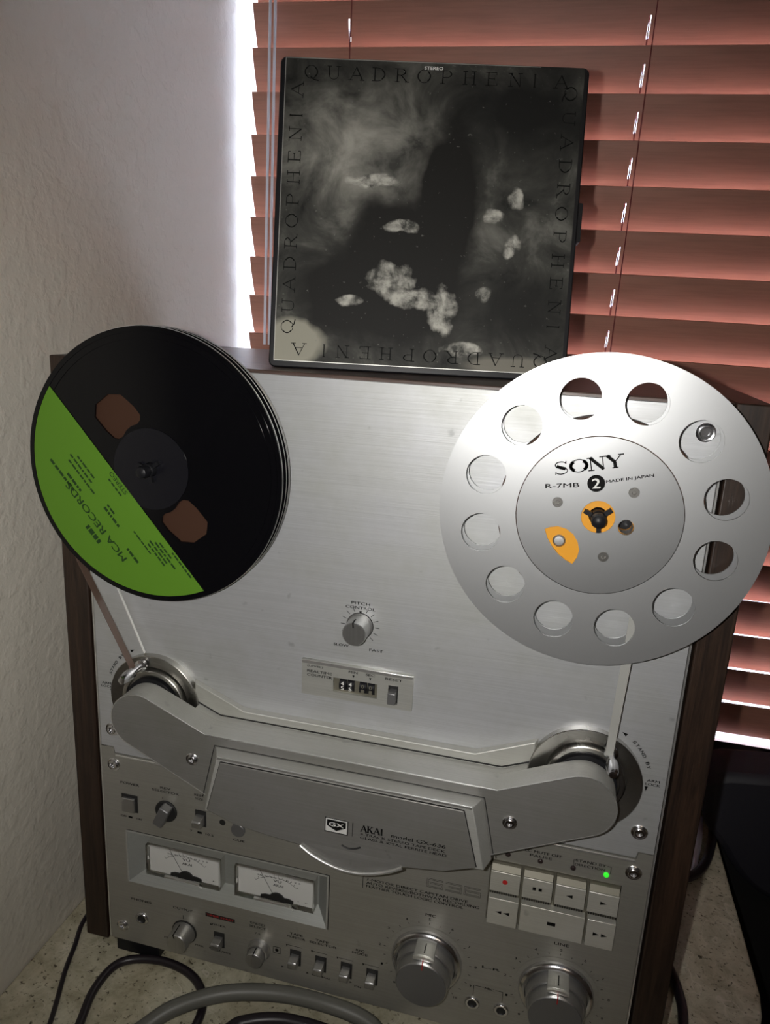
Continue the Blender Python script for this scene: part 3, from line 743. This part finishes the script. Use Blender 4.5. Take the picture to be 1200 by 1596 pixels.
arc_text(bm, 'STAND BY', -149, 239.3, 39.5, 160, 133, 2.0, Y, 2.0)
def tri(bm, x_, z_, a, l=3.4, w_=1.1, y=-0.12):
    c1, s1 = math.cos(a), math.sin(a)
    prism(bm, [(x_+c1*l/2, z_+s1*l/2), (x_-c1*l/2-s1*w_, z_-s1*l/2+c1*w_), (x_-c1*l/2+s1*w_, z_-s1*l/2-c1*w_)], y, y+0.05)
tri(bm, 169.3, 272.9, math.radians(148)); tri(bm, -167.5, 273.4, math.radians(28))
txt(bm, 'ARM', 190, 243.9, 7.4, 1.7, Y); txt(bm, 'LOCK', 190, 241.3, 8.8, 1.7, Y); tri(bm, 186.4, 237.8, -PI/2, 3.6, 1.0)
txt(bm, 'ARM', -190, 243.9, 7.4, 1.7, Y); txt(bm, 'LOCK', -190, 241.3, 8.8, 1.7, Y); tri(bm, -186.2, 237.8, -PI/2, 3.6, 1.0)
obj('lettering', bm, 'print', FP, smooth=0)

# ---- lettering on the control plate ------------------------------------------------------
bm = B()
for s, cx, cz, w_, h in (
    ('POWER', -174.7, 162.7, 15.7, 2.0), ('OFF', -181, 133.3, 5, 1.6), ('ON', -168, 133.3, 4, 1.6),
    ('REV', -144.9, 165.3, 8.5, 1.9), ('SELECTOR', -145, 162.3, 22.2, 1.9), ('REEL', -117.5, 165.4, 7.7, 1.8), ('SIZE', -117.5, 162.4, 6.4, 1.8),
    ('7', -124.5, 133.3, 1.6, 1.7), ('10.5', -109.5, 133.3, 6.2, 1.7), ('CUE', -86, 134.2, 9, 1.9),
    ('PHONES', -169.1, 58.3, 17.5, 2.0), ('OUTPUT', -133.1, 59.9, 16.5, 2.0), ('TIMER', -103.1, 53.2, 12.4, 1.6), ('MIN', -146.5, 29.0, 6.6, 1.6), ('MAX', -119.4, 29.4, 7.2, 1.6),
    ('SPEED', -70.8, 63.6, 12.2, 1.9), ('SELECT', -70.8, 60.6, 13.4, 1.9), ('7.5', -70.8, 54.8, 4.4, 1.5), ('TAPE', -39.7, 62.7, 10.2, 1.9), ('MONITOR', -39.8, 59.7, 14.2, 1.9),
    ('TAPE', -19.4, 62.4, 10, 1.9), ('SELECTOR', -18.6, 59.6, 21, 1.9), ('REC', 10, 62.6, 6.3, 1.9), ('MODE', 9.9, 59.8, 11.7, 1.9),
    ('SOURCE', -100, 29.2, 14, 1.5), ('NORMAL', -19, 29.8, 15, 1.5), ('ON', 9.4, 29.4, 5, 1.6),
    ('MIC', 59.6, 107.7, 7.2, 2.2), ('LINE', 149.4, 108.7, 9.9, 2.2), ('L-R', 104.7, 75.1, 12.6, 2.0), ('MIC', 105, 57.2, 6.5, 1.9),
    ('REC', 109.4, 176.4, 7, 1.9), ('REC MUTE OFF', 129.2, 176.8, 26.2, 2.0), ('PAUSE', 129, 173.6, 14.2, 1.9), ('STAND BY', 160.7, 176.8, 19, 1.9), ('DIRECTION', 160.3, 173.6, 19, 1.9),
    ('3-MOTOR DIRECT CAPSTAN DRIVE', 48.1, 125.8, 72.5, 2.1), ('AUTO REVERSE/BOTHWAY RECORDING', 52.2, 122.9, 80.5, 2.1), ('FEATHER TOUCH LOGIC CONTROL', 46.8, 120.0, 69.5, 2.1)):
    txt(bm, s, cx, cz, w_, h, Y)
box(bm, -177, -173.6, Y, Y+0.05, 132.6, 134.2); box(bm, -119.4, -115.8, Y, Y+0.05, 132.5, 134.2)
box(bm, 9.3, 9.7, Y, Y+0.05, 117.6, 127.4)
for kx, sg in ((59.2, 1), (149.6, 1)):
    for i in range(21):
        a = math.radians(230-280*i/20)
        r0, r1 = (30.5, 32.0)
        outline(bm, [(kx+r0*math.cos(a), 69.2+r0*math.sin(a)), (kx+r1*math.cos(a), 69.2+r1*math.sin(a))], 0.35, Y, Y+0.05)
        if i % 2 == 0: txt(bm, str(i//2), kx+35*math.cos(a), 69.2+35*math.sin(a), 1.4 if i < 20 else 2.6, 1.9, Y)
outline(bm, [(94.1, 49), (94.1, 57.4), (101, 57.4)], 0.35, Y, Y+0.05); outline(bm, [(109.5, 57.4), (114.6, 57.4), (114.6, 49)], 0.35, Y, Y+0.05)
outline(bm, [(152, 176.8), (150.0, 176.8), (150.0, 171.6)], 0.35, Y, Y+0.05); outline(bm, [(171, 176.8), (173.4, 176.8), (173.4, 171.6)], 0.35, Y, Y+0.05)
for x_ in (-40, -20, 0, 19.8): tri(bm, x_-7, 51.0, -PI/2, 2.0, 0.8); outline(bm, [(x_-6, 51.6), (x_+5, 51.6)], 0.3, Y, Y+0.05)
for x_, z_ in ((-109, 52.6), (-110, 30), (-30, 30), (-50, 30), (4, 32)): tri(bm, x_, z_, 0, 1.8, 0.8)
outline(bm, [(-147.5, 157.4), (-147.5, 155.6)], 0.35, Y, Y+0.05); outline(bm, [(-133, 54.4), (-133, 51)], 0.35, Y, Y+0.05)
plate(bm, [(-58, 41), (-52, 41), (-52, 47), (-58, 47)], [[(-57.6, 41.4), (-52.4, 41.4), (-52.4, 46.6), (-57.6, 46.6)]], Y, Y+0.05)
cyl(bm, -55, 44, 1.4, Y, Y+0.05, 16); cyl(bm, -55, 44, 0.2, Y, Y+0.05, 6)
# outlined numerals 636
def rr(x0, x1, z0, z1): return [(x0+0.6, z0), (x1-0.6, z0), (x1, z0+0.6), (x1, z1-0.6), (x1-0.6, z1), (x0+0.6, z1), (x0, z1-0.6), (x0, z0+0.6)]
for x0, d in ((55.2, '6'), (68.2, '3'), (81.2, '6')):
    x1 = x0+11.2; z0, z1 = 131, 138; zm = 134.5
    if d == '6': path = [(x1, z1), (x0, z1), (x0, z0), (x1, z0), (x1, zm), (x0+1.6, zm)]
    else: path = [(x0, z1), (x1, z1), (x1, z0), (x0, z0), (x0, z0)]
    for off in (0.0, 0.95):
        q = [(x0+off, z0+off), (x1-off, z0+off), (x1-off, z1-off), (x0+off, z1-off)]
        if d == '6':
            outline(bm, [(x1, z1-off), q[3], q[0], q[1], (x1-off, zm+0.6-off), (x0+off+1.2, zm+0.6-off)], 0.22, Y, Y+0.05)
        else:
            outline(bm, [(x0, z1-off), q[2], q[1], (x0, z0+off)], 0.22, Y, Y+0.05); outline(bm, [(x0+2, zm+0.5-off), (x1-off, zm+0.5-off)], 0.22, Y, Y+0.05)
obj('lettering', bm, 'print', CP, smooth=0)
bm = B(); box(bm, -113.8, -89.4, Y, Y+0.05, 59.2, 62.6); obj('label_bar', bm, 'dark', CP, smooth=0)
bm = B(); txt(bm, 'TIMER START', -101.5, 60.9, 22.5, 1.7, Y-0.06); obj('red_lettering', bm, 'printred', CP, smooth=0)
# lamps
for x_, kind_ in ((107.8, 'lampoff'), (129, 'lampoff'), (150.1, 'lampoff'), (170.9, 'led')):
    lm = obj('indicator_lamp', lathe(B(), x_, 170.4, [(1.75, 0), (1.75, -0.6), (1.2, -1.2), (0, -1.4)], 24), kind_, D, smooth=60)
    if kind_ == 'led': lm['label'] = 'lit green lamp'

# ---- transport buttons --------------------------------------------------------------------
bt = obj('button_bezel', box(B(), 97.4, 181.2, 0.8, 2.2, 116.4, 164.4), 'bezelbrown', D, smooth=0)
def trbutton(x0, x1, z0, z1, top):
    bm = B()
    if top:
        prof = [(1.5, z1-3.7), (-6.0, z1-3.7), (-6.0, z0), (1.5, z0)]
    else:
        prof = [(1.5, z1), (-4.6, z1), (-4.6, z0), (1.5, z0)]
    a = [bm.verts.new(V(x0, y, z)) for y, z in prof]; b_ = [bm.verts.new(V(x1, y, z)) for y, z in prof]
    n = len(a); bm.faces.new(a); bm.faces.new(b_[::-1])
    for i in range(n): bm.faces.new((a[i], b_[i], b_[(i+1) % n], a[(i+1) % n]))
    o = obj('transport_button', bm, 'button', D, bev=0.35)
    if top:
        bm = B(); prof = [(1.5, z1), (-2.6, z1), (-5.6, z1-3.6), (1.5, z1-3.6)]
        a = [bm.verts.new(V(x0, y, z)) for y, z in prof]; b_ = [bm.verts.new(V(x1, y, z)) for y, z in prof]
        bm.faces.new(a); bm.faces.new(b_[::-1])
        for i in range(4): bm.faces.new((a[i], b_[i], b_[(i+1) % 4], a[(i+1) % 4]))
        obj('shaded_button_bevel', bm, 'bezelbrown', o, bev=0.3)  # bevel of the same button, its shade put in as a darker colour
    return o
tops = [(98.2, 117.6), (119.4, 138.6), (140.4, 159.6), (161.4, 180.4)]
bm_t = B()
for i, (x0, x1) in enumerate(tops):
    tbn = trbutton(x0, x1, 144.6, 163.8, True)
    cx = (x0+x1)/2; cz = 153.0; yb = -6.08
    bm = B()
    if i == 0: cyl(bm, cx, cz, 1.75, yb, yb+0.05, 24); mm = 'printred'
    elif i == 1: box(bm, cx-3.0, cx-0.9, yb, yb+0.05, cz-1.1, cz+1.1); box(bm, cx+0.9, cx+3.0, yb, yb+0.05, cz-1.1, cz+1.1); mm = 'print'
    elif i == 2: tri(bm, cx-0.4, cz, PI, 4.2, 1.3, yb); mm = 'print'
    else: tri(bm, cx+0.2, cz, 0, 4.2, 1.3, yb); mm = 'print'
    obj('symbol', bm, mm, tbn, smooth=0)
for i, (x0, x1) in enumerate(((98.2, 118.2), (119.8, 161.4), (163.0, 181.0))):
    tbn = trbutton(x0, x1, 116.8, 137.6, False)
    cx = (x0+x1)/2; cz = 127.2; yb = -4.68; bm = B()
    if i == 1: box(bm, cx-2.7, cx+2.7, yb, yb+0.05, cz-1.3, cz+1.3)
    else:
        a = PI if i == 0 else 0
        tri(bm, cx-2.6, cz, a, 4.0, 1.3, yb); tri(bm, cx+2.6, cz, a, 4.0, 1.3, yb)
    obj('symbol', bm, 'print', tbn, smooth=0)
bm = B()
for i in range(54):
    x_ = 98.6+i*1.52
    if any(a <= x_ <= b_-0.8 for a, b_ in tops): box(bm, x_, x_+0.75, -6.3, -5.6, 143.2, 144.7)
tg = obj('grip_teeth', bm, 'dark', D, smooth=0); tg['kind'] = 'stuff'
for x0, x1 in tops: obj('button_shelf', box(B(), x0, x1, -4.5, 0.8, 142.0, 144.5), 'bezelbrown', D, smooth=0)

# ---- reel tables behind the reels ------------------------------------------------------------
for cx in (-136.2, 136.4):
    obj('reel_table', lathe(B(), cx, 411.8, [(26, 0), (26, -5), (24, -6.6), (0, -6.6)], 64), 'blackp', D, smooth=30)
    sp_ = obj('spindle', lathe(B(), cx, 411.8, [(4.2, -6.6), (4.2, -24), (3.9, -24.6), (3.4, -25), (3.4, -26), (4.0, -26.6), (4.0, -30), (3.4, -32), (1.8, -33), (0, -33.2)], 32), 'blackp', D, smooth=30)
    for k in range(3):
        a = math.radians(38+120*k); bm = B()
        pointer(bm, cx, 411.8, 3.0, 8.2, -23.2, -20.6, 2.4, a)
        obj('spindle_fin', bm, 'blackp', sp_)

# ------------------------------------------------------------------ metal reel (right)
RX, RZ, RR = 136.4, 411.8, 87.9
mr = empty('metal_tape_reel', (RX, -14, RZ-RR), 'large shiny metal tape reel with twelve round holes and orange hub', 'tape reel')
holes = [ring(RX+65.3*math.cos(math.radians(14.5+30*k)), RZ+65.3*math.sin(math.radians(14.5+30*k)), 11.2, 40) for k in range(12)]
inner = ring(RX, RZ, 44.7, 96)
bm = B(); plate(bm, ring(RX, RZ, RR, 160), holes+[inner], -20, -18.9)
obj('front_flange', bm, 'reelmetal', mr, smooth=30, bev=0.25)
# hub plate: centre hole, crescent window, small hole
cres = []
for i in range(13):     # outer arc along r=39.5
    a = math.radians(200+40*i/12); cres.append((RX+35.5*math.cos(a)+0.5, RZ+35.5*math.sin(a)-0.5))
for i in range(1, 12):  # inner arc, bulging towards the centre
    a = math.radians(285+(125)*i/12); cres.append((RX-18.0+15.0*math.cos(a)*1.0, RZ-20.0+13.5*math.sin(a)))
cres = [(108.6, 401.8), (110.6, 396.8), (113.6, 392.2), (117.6, 388.0), (121.6, 385.2), (125.8, 383.2), (128.0, 387.6), (128.6, 391.6), (127.4, 396.2), (124.6, 400.4), (120.4, 403.2), (115.6, 404.2), (111.4, 403.2)]
bm = B(); plate(bm, ring(RX, RZ, 44.2, 128), [ring(RX, RZ, 9.1, 48), cres, ring(151.6, 407.6, 4.3, 32)], -20.4, -19.4)
hp = obj('hub_plate', bm, 'reelhub', mr, smooth=30, bev=0.2)
bm = B(); plate(bm, ring(RX, RZ, 42, 96), [ring(RX, RZ, 5, 32), ring(117.2, 395.2, 3.6, 32), ring(151.6, 407.6, 3.9, 32)], -18.0, -9.5)
obj('hub', bm, 'orange', mr, smooth=30)
obj('hub_sleeve', lathe(B(), 151.6, 407.6, [(4.25, -19.3), (4.25, -12), (3.85, -12), (3.85, -19.3)], 32, False), 'reelmetal', mr)
obj('hub_stud', lathe(B(), 117.2, 395.2, [(3.5, -9.6), (3.5, -17.6), (2.6, -18.4), (0, -18.6)], 24), 'reelmetal', mr)
bm = B(); plate(bm, ring(RX, RZ, 55.0, 128), [ring(RX, RZ, 42.2, 96)], -17.6, -9.4)
obj('tape_pack', bm, 'pack', mr, smooth=30)
bm = B(); plate(bm, ring(RX, RZ, RR, 160), holes+[ring(RX, RZ, 30, 64)], -8.8, -7.8)
obj('rear_flange', bm, 'reelmetal', mr, smooth=30, bev=0.2)
for x_, z_ in ((114.0, 417.8), (153.3, 427.3), (141.8, 389.6)):
    obj('rivet', lathe(B(), x_, z_, [(2.9, -20.4), (2.7, -21.0), (1.2, -21.0), (0.9, -20.6), (0, -20.6)], 24), 'steel', hp)
bm = B(); Y = -20.52; th = math.radians(13)
serif_text(bm, 'SONY', 127.6, 440.2, 37.5, 6.8, Y, th, thick=0.26, thin=0.08, gap=1.05)
txt(bm, 'R-7MB', 115.5, 427.4, 18.0, 2.4, Y, math.radians(8)); txt(bm, 'MADE IN JAPAN', 150.2, 434.6, 24.5, 2.1, Y, math.radians(14))
obj('lettering', bm, 'print', hp, smooth=0)
bm = B(); plate(bm, ring(133.2, 430.4, 4.7, 40), [], Y-0.02, Y+0.03); obj('number_disc', bm, 'print', hp, smooth=0)
bm = B(); txt(bm, '2', 133.2, 430.4, 4.0, 5.4, Y-0.12, math.radians(8)); obj('numeral', bm, 'printwhite', hp, smooth=0)

# ------------------------------------------------------------------ black plastic reel (left)
LX, LZ, LR = -136.2, 411.8, 87.9
br = empty('plastic_tape_reel', (LX, -14, LZ-LR), 'glossy black plastic tape reel with a lime green label across its lower left', 'tape reel')
def rp(pts, k=5):
    """round the corners of a polygon by corner cutting"""
    for _ in range(k):
        q = []
        for i, p in enumerate(pts):
            n_ = pts[(i+1) % len(pts)]
            q += [(p[0]*0.75+n_[0]*0.25, p[1]*0.75+n_[1]*0.25), (p[0]*0.25+n_[0]*0.75, p[1]*0.25+n_[1]*0.75)]
        pts = q
    return pts
w1 = rp([(-178.5, 446), (-160, 460.5), (-142.5, 447.5), (-143, 440.5), (-151, 437.5), (-156.5, 429), (-163.5, 429.5)], 1)
w2 = [(2*LX-x_, 2*LZ-z_) for x_, z_ in w1]
bm = B(); plate(bm, ring(LX, LZ, LR, 160), [w1, w2, ring(LX, LZ, 4.6, 32)], -20, -18.4)
obj('front_flange', bm, 'spool', br, smooth=30, bev=0.4)
bm = B(); plate(bm, ring(LX, LZ, LR, 160), [ring(LX, LZ, 4.6, 32)], -8.6, -7.4)
obj('rear_flange', bm, 'spool', br, smooth=30, bev=0.3)
bm = B(); plate(bm, ring(LX, LZ, 83.5, 160), [ring(LX, LZ, 26, 64)], -17.8, -9.2)
obj('tape_pack', bm, 'pack', br, smooth=30)
bm = B(); plate(bm, ring(LX, LZ, 26, 64), [ring(LX, LZ, 4.6, 32)], -20.5, -8.6)
obj('hub', bm, 'spoolhub', br, smooth=30, bev=0.4)
bm = B()
for rr_ in (84.6, 80.5):
    plate(bm, ring(LX, LZ, rr_+0.35, 160), [ring(LX, LZ, rr_, 160)], -20.35, -19.8)
obj('rim_ridge', bm, 'spool', br, smooth=30)
bm = B()
for yy in (-18.6, -12.8, -8.8, -7.2): lathe(bm, LX, LZ, [(87.95, yy-0.22), (88.25, yy), (87.95, yy+0.22), (87.92, yy)], 160, False)
obj('rim_highlights', bm, 'edge', br, smooth=60)  # bright rings imitate the thin highlights on the black rim
# label: segment cut by a chord
pa, pb_ = Vector((-204.5, 458.2)), Vector((-100.2, 334.2))
a0 = math.atan2(pa.y-LZ, pa.x-LX); a1 = math.atan2(pb_.y-LZ, pb_.x-LX)+2*PI
seg = ring(LX, LZ, 84.2, 60, a0, a1, False)
bm = B(); prism(bm, seg, -20.55, -20.4)
# keep the label clear of the hub by following the chord exactly
lb = obj('label', bm, 'lime', br, smooth=0)
d = (pb_-pa).normalized(); nrm = Vector((d.y, -d.x))       # nrm points to the lower left
if nrm.x > 0: nrm = -nrm
up_ang = math.atan2(nrm.y, nrm.x); rang = up_ang-PI/2       # letters stand with their tops towards the rim
Y = -20.66
def onlab(u, v_):   # u along the chord from its middle towards the lower right, v from chord outwards
    p = (pa+pb_)/2+d*u+nrm*v_; return p.x, p.y
bm = B()
x_, z_ = onlab(2, 34); txt(bm, 'MCA RECORDS', x_, z_, 62, 4.6, Y, rang)
x_, z_ = onlab(-8, 2.6); txt(bm, 'STEREO', x_, z_, 17, 2.8, Y, rang)
random.seed(3)
def dashes(u0, u1, v_, h):      # lines of print too small and blurred to read
    u = u0
    while u < u1:
        l = random.uniform(1.4, 4.5); x_, z_ = onlab(u+l/2, v_); c1, s1 = math.cos(rang), math.sin(rang)
        prism(bm, [(x_+a*c1*l/2-b_*s1*h/2, z_+a*s1*l/2+b_*c1*h/2) for a, b_ in ((-1, -1), (1, -1), (1, 1), (-1, 1))], Y-0.02, Y); u += l+0.8
for u0, u1, v_, h in ((-14, 0, 6.5, 1.2), (-2, 14, 22, 1.8), (-2, 4, 19, 1.4), (-40, -16, 22, 1.3), (-42, -20, 18.5, 1.3), (-38, -22, 15, 1.3), (-48, -22, 33, 1.8), (-34, -20, 29, 1.8), (22, 38, 15, 1.1), (34, 50, 12, 1.3), (33, 52, 9.5, 1.3), (36, 54, 7, 1.3), (38, 50, 4.6, 1.2), (0, 14, 41.5, 3.4), (28, 40, 27, 1.8), (48, 66, 1.4, 1.2)): dashes(u0, u1, v_, h)
obj('label_print', bm, 'printgreen', lb, smooth=0)

# ------------------------------------------------------------------ running tape and its painted-in glints
bm = B()
def ribbon(bm, pts, y0, y1, th=0.25):
    for p, q in zip(pts, pts[1:]):
        dd_ = Vector((q[0]-p[0], q[1]-p[1])).normalized(); n_ = Vector((-dd_.y, dd_.x))*th/2
        prism(bm, [(p[0]+n_.x, p[1]+n_.y), (p[0]-n_.x, p[1]-n_.y), (q[0]-n_.x, q[1]-n_.y), (q[0]+n_.x, q[1]+n_.y)], y0, y1)
ribbon(bm, [(-206.5, 367.5), (-195, 340), (-159.8, 269.4), (-157.5, 262)], -17, -10.8)
tag(obj('tape_and_glint', bm, 'tapeback', smooth=0), 'brown tape strand running from the black reel down to the left guide pin', 'tape')
bm = B(); ribbon(bm, [(-176, 326), (-155.0, 275.6)], -5.4, -3.8, 0.5)  # white ribbon stands in for a reflected bright line beside the tape
tag(obj('tape_and_glint', bm, 'printwhite', smooth=0), 'thin bright reflection put in as a ribbon beside the brown tape below the black reel', 'tape')
bm = B()   # the right strand carries a pale band imitating its reflection in the panel
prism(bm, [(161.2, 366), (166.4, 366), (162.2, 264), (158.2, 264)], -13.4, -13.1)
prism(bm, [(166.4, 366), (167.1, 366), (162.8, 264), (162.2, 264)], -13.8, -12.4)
tag(obj('tape_and_glint', bm, 'tape_glint', smooth=0), 'tape strand with a pale reflection band put in, running from the metal reel down to the right guide pin', 'tape')

# ------------------------------------------------------------------ boxed tape standing on the deck
bo = Vector((16.754, 45.133, 477.0)); by, blean, bs = 0.196, 0.162, 191.5
ux = Vector((math.cos(by), math.sin(by), 0)); nn = Vector((-math.sin(by), math.cos(by), 0)); uz = Vector((0, 0, 1))*math.cos(blean)+nn*math.sin(blean); uy = ux.cross(uz)*-1
Mb = Matrix(((ux.x, uy.x, uz.x), (ux.y, uy.y, uz.y), (ux.z, uy.z, uz.z))).to_4x4(); Mb.translation = bo*S
tb = bpy.data.objects.new('tape_box', None); COL.objects.link(tb); tb.matrix_world = Mb; ORG[tb.name] = Vector((0, 0, 0))
tb.empty_display_size = 0.02
tag(tb, 'square black box with smoky grey cover leaning on top of the deck', 'box')
h_ = bs/2
def rsq(x0, x1, z0, z1, r, n=6):
    p = []
    for cx, cz, a in ((x1-r, z1-r, 0), (x0+r, z1-r, 90), (x0+r, z0+r, 180), (x1-r, z0+r, 270)):
        p += [(cx+r*math.cos(math.radians(a+90*i/n)), cz+r*math.sin(math.radians(a+90*i/n))) for i in range(n+1)]
    return p
obj('tray', prism(B(), rsq(-h_, h_, 0.3, bs, 4), 0.0, 17), 'blackp', tb, bev=0.8)
obj('cover_sheet', prism(B(), rsq(-h_+3.6, h_-3.0, 4.6, bs-0.8, 1), -0.5, 0.0), 'art', tb, smooth=0)
obj('clasp', prism(B(), rsq(h_-2, h_+3.0, 88, 112, 1), 3, 11), 'blackp', tb)
bm = B(); outline(bm, [(-h_+3.6, 4.5), (h_-3.0, 4.5)], 0.5, -0.62, -0.4); outline(bm, [(-h_+3.5, 4.5), (-h_+3.5, bs-0.8)], 0.35, -0.62, -0.4)
outline(bm, [(-h_+4, bs-1.0), (h_-30, bs-1.0)], 0.35, -0.62, -0.4)
obj('worn_edge', bm, 'bezel', tb, smooth=0)
bm = B(); W_ = 'QUADROPHENIA'; Y = -0.6; e = 7.6
x0c, x1c = -h_+3.6+16, h_-3.0-14
for i, ch in enumerate(W_):
    f_ = i/11
    serif_text(bm, ch, x0c+(x1c-x0c)*f_, bs-e-1.5, 9, 7.6, Y, 0, gap=1.1, thick=0.09, thin=0.05)
    serif_text(bm, ch, h_-3.0-e, bs-16-(bs-34)*f_, 9, 7.6, Y, -PI/2, gap=1.1, thick=0.09, thin=0.05)
    serif_text(bm, ch, x1c-(x1c-x0c)*f_, e+4.4, 9, 7.6, Y, PI, gap=1.1, thick=0.09, thin=0.05)
    serif_text(bm, ch, -h_+3.6+e, 26+(bs-46)*f_, 9, 7.6, Y, PI/2, gap=1.1, thick=0.09, thin=0.05)
obj('border_lettering', bm, 'print', tb, smooth=0)
bm = B(); txt(bm, 'STEREO', 0, bs-4.2, 11.5, 1.9, Y); obj('small_lettering', bm, 'printwhite', tb, smooth=0)

# ------------------------------------------------------------------ cables on the counter
def cable(name, pts, r, m_, label, **kw):
    tag(obj(name, tube(B(), pts, r, 14, **kw), m_, smooth=60), label, 'cable')
cable('thin_cable', [(-240, 150, 2.2), (-240, 60, 2.2), (-238, 20, 2.2), (-229, -5, 2.2), (-221, -28, 2.2), (-209, -55, 2.2), (-201, -75, 2.2), (-190, -110, 2.2)], 1.9, 'cable_black', 'thin black cord running from behind the deck along the left wall')
cable('looped_cable', [(-176, -100, 3.4), (-181, -68, 3.4), (-189, -36, 3.4), (-184, -10, 3.4), (-158, 0.5, 3.4), (-128, -3, 3.4), (-108, -18, 3.4), (-101, -42, 3.4), (-108, -80, 3.4), (-122, -115, 3.4)], 3.3, 'cable_black', 'looped black power cable on the counter beneath the left front foot')
cable('grey_cable', [(-160, -95, 6.2), (-137, -62, 7.5), (-119, -41, 12.5), (-89, -20, 13.2), (-49, -8.5, 13.5), (-10, -7.0, 13.8), (20, -9, 10), (36, -20, 6.3), (60, -50, 6.2), (80, -90, 6.2)], 6.0, 'cable_grey', 'thick grey rubber cable arching in front of the deck')
cable('thick_black_cable', [(-95, -90, 4.9), (-77, -42, 4.9), (-66, -30, 4.9), (-41, -21, 4.9), (-7, -20.5, 4.9), (18, -25, 4.9), (40, -42, 4.9), (62, -80, 4.9)], 4.8, 'cable_black', 'thick black cable curving inside the arch of the grey cable')
cable('side_cable', [(232, 150, 4.2), (246, 112, 4.2), (251, 83, 4.2), (250, 60, 4.2), (244, 10, 4.2)], 4.0, 'cable_black', 'black cable lying beside the right walnut panel')
cable('rear_cable', [(311, 345, 5), (312, 312, 5), (305, 280, 5), (294, 250, 5), (280, 231, 5), (258, 218, 5), (232, 214, 5)], 4.4, 'cable_black', 'black cable curving round the pale paper behind the deck')
# pale sheet lying behind the right side of the deck
bm = B(); nx, ny = 14, 18
gv = [[bm.verts.new(V(234+(72-22*(1-j/ny)**1.4)*i/nx, 236+100*j/ny, 0.8+1.2*math.sin(i*1.3+j*0.9)+1.2)) for j in range(ny+1)] for i in range(nx+1)]
for i in range(nx):
    for j in range(ny): bm.faces.new((gv[i][j], gv[i+1][j], gv[i+1][j+1], gv[i][j+1]))
po = obj('paper_sheet', bm, 'paper', smooth=60); so = po.modifiers.new('t', 'SOLIDIFY'); so.thickness = 0.0003
tag(po, 'small pale lavender crumpled sheet behind the deck on the right', 'paper')

for o_ in bpy.data.objects:      # fine print and hairline rim highlights: too small to pick apart
    if 'lettering' in o_.name or o_.name.split('.')[0] in ('rim_highlights', 'label_print', 'dial_print'): o_['kind'] = 'stuff'
# ------------------------------------------------------------------ black chair to the right of the counter
ch = empty('armchair', (520, 180, -900), 'black upholstered armchair standing to the right of the counter', 'chair')
pad = rp([(294, 92), (293, 55), (297, 22), (316, 4), (330, -20), (352, -42), (385, -56), (460, -66), (600, -66), (640, -30), (645, 60), (600, 92)], 2)
obj('arm_pad', prism(B(), pad, 288, 345), 'leather', ch, smooth=60, bev=8)
obj('backrest', prism(B(), rsq(336, 1000, -330, 74, 26), 346, 380), 'fabricb', ch, smooth=60, bev=8)
obj('backrest_wing', prism(B(), rsq(286, 700, 4, 74, 20), 350, 379), 'fabricb', ch, smooth=60, bev=5)
obj('seat', box(B(), 335, 900, -260, 346, -470, -290), 'fabricb', ch, smooth=60, bev=25)
for lx in (360, 860):
    for ly in (-220, 320): obj('leg', box(B(), lx, lx+45, ly-20, ly+25, -899.5, -470), 'fabricb', ch, bev=3)
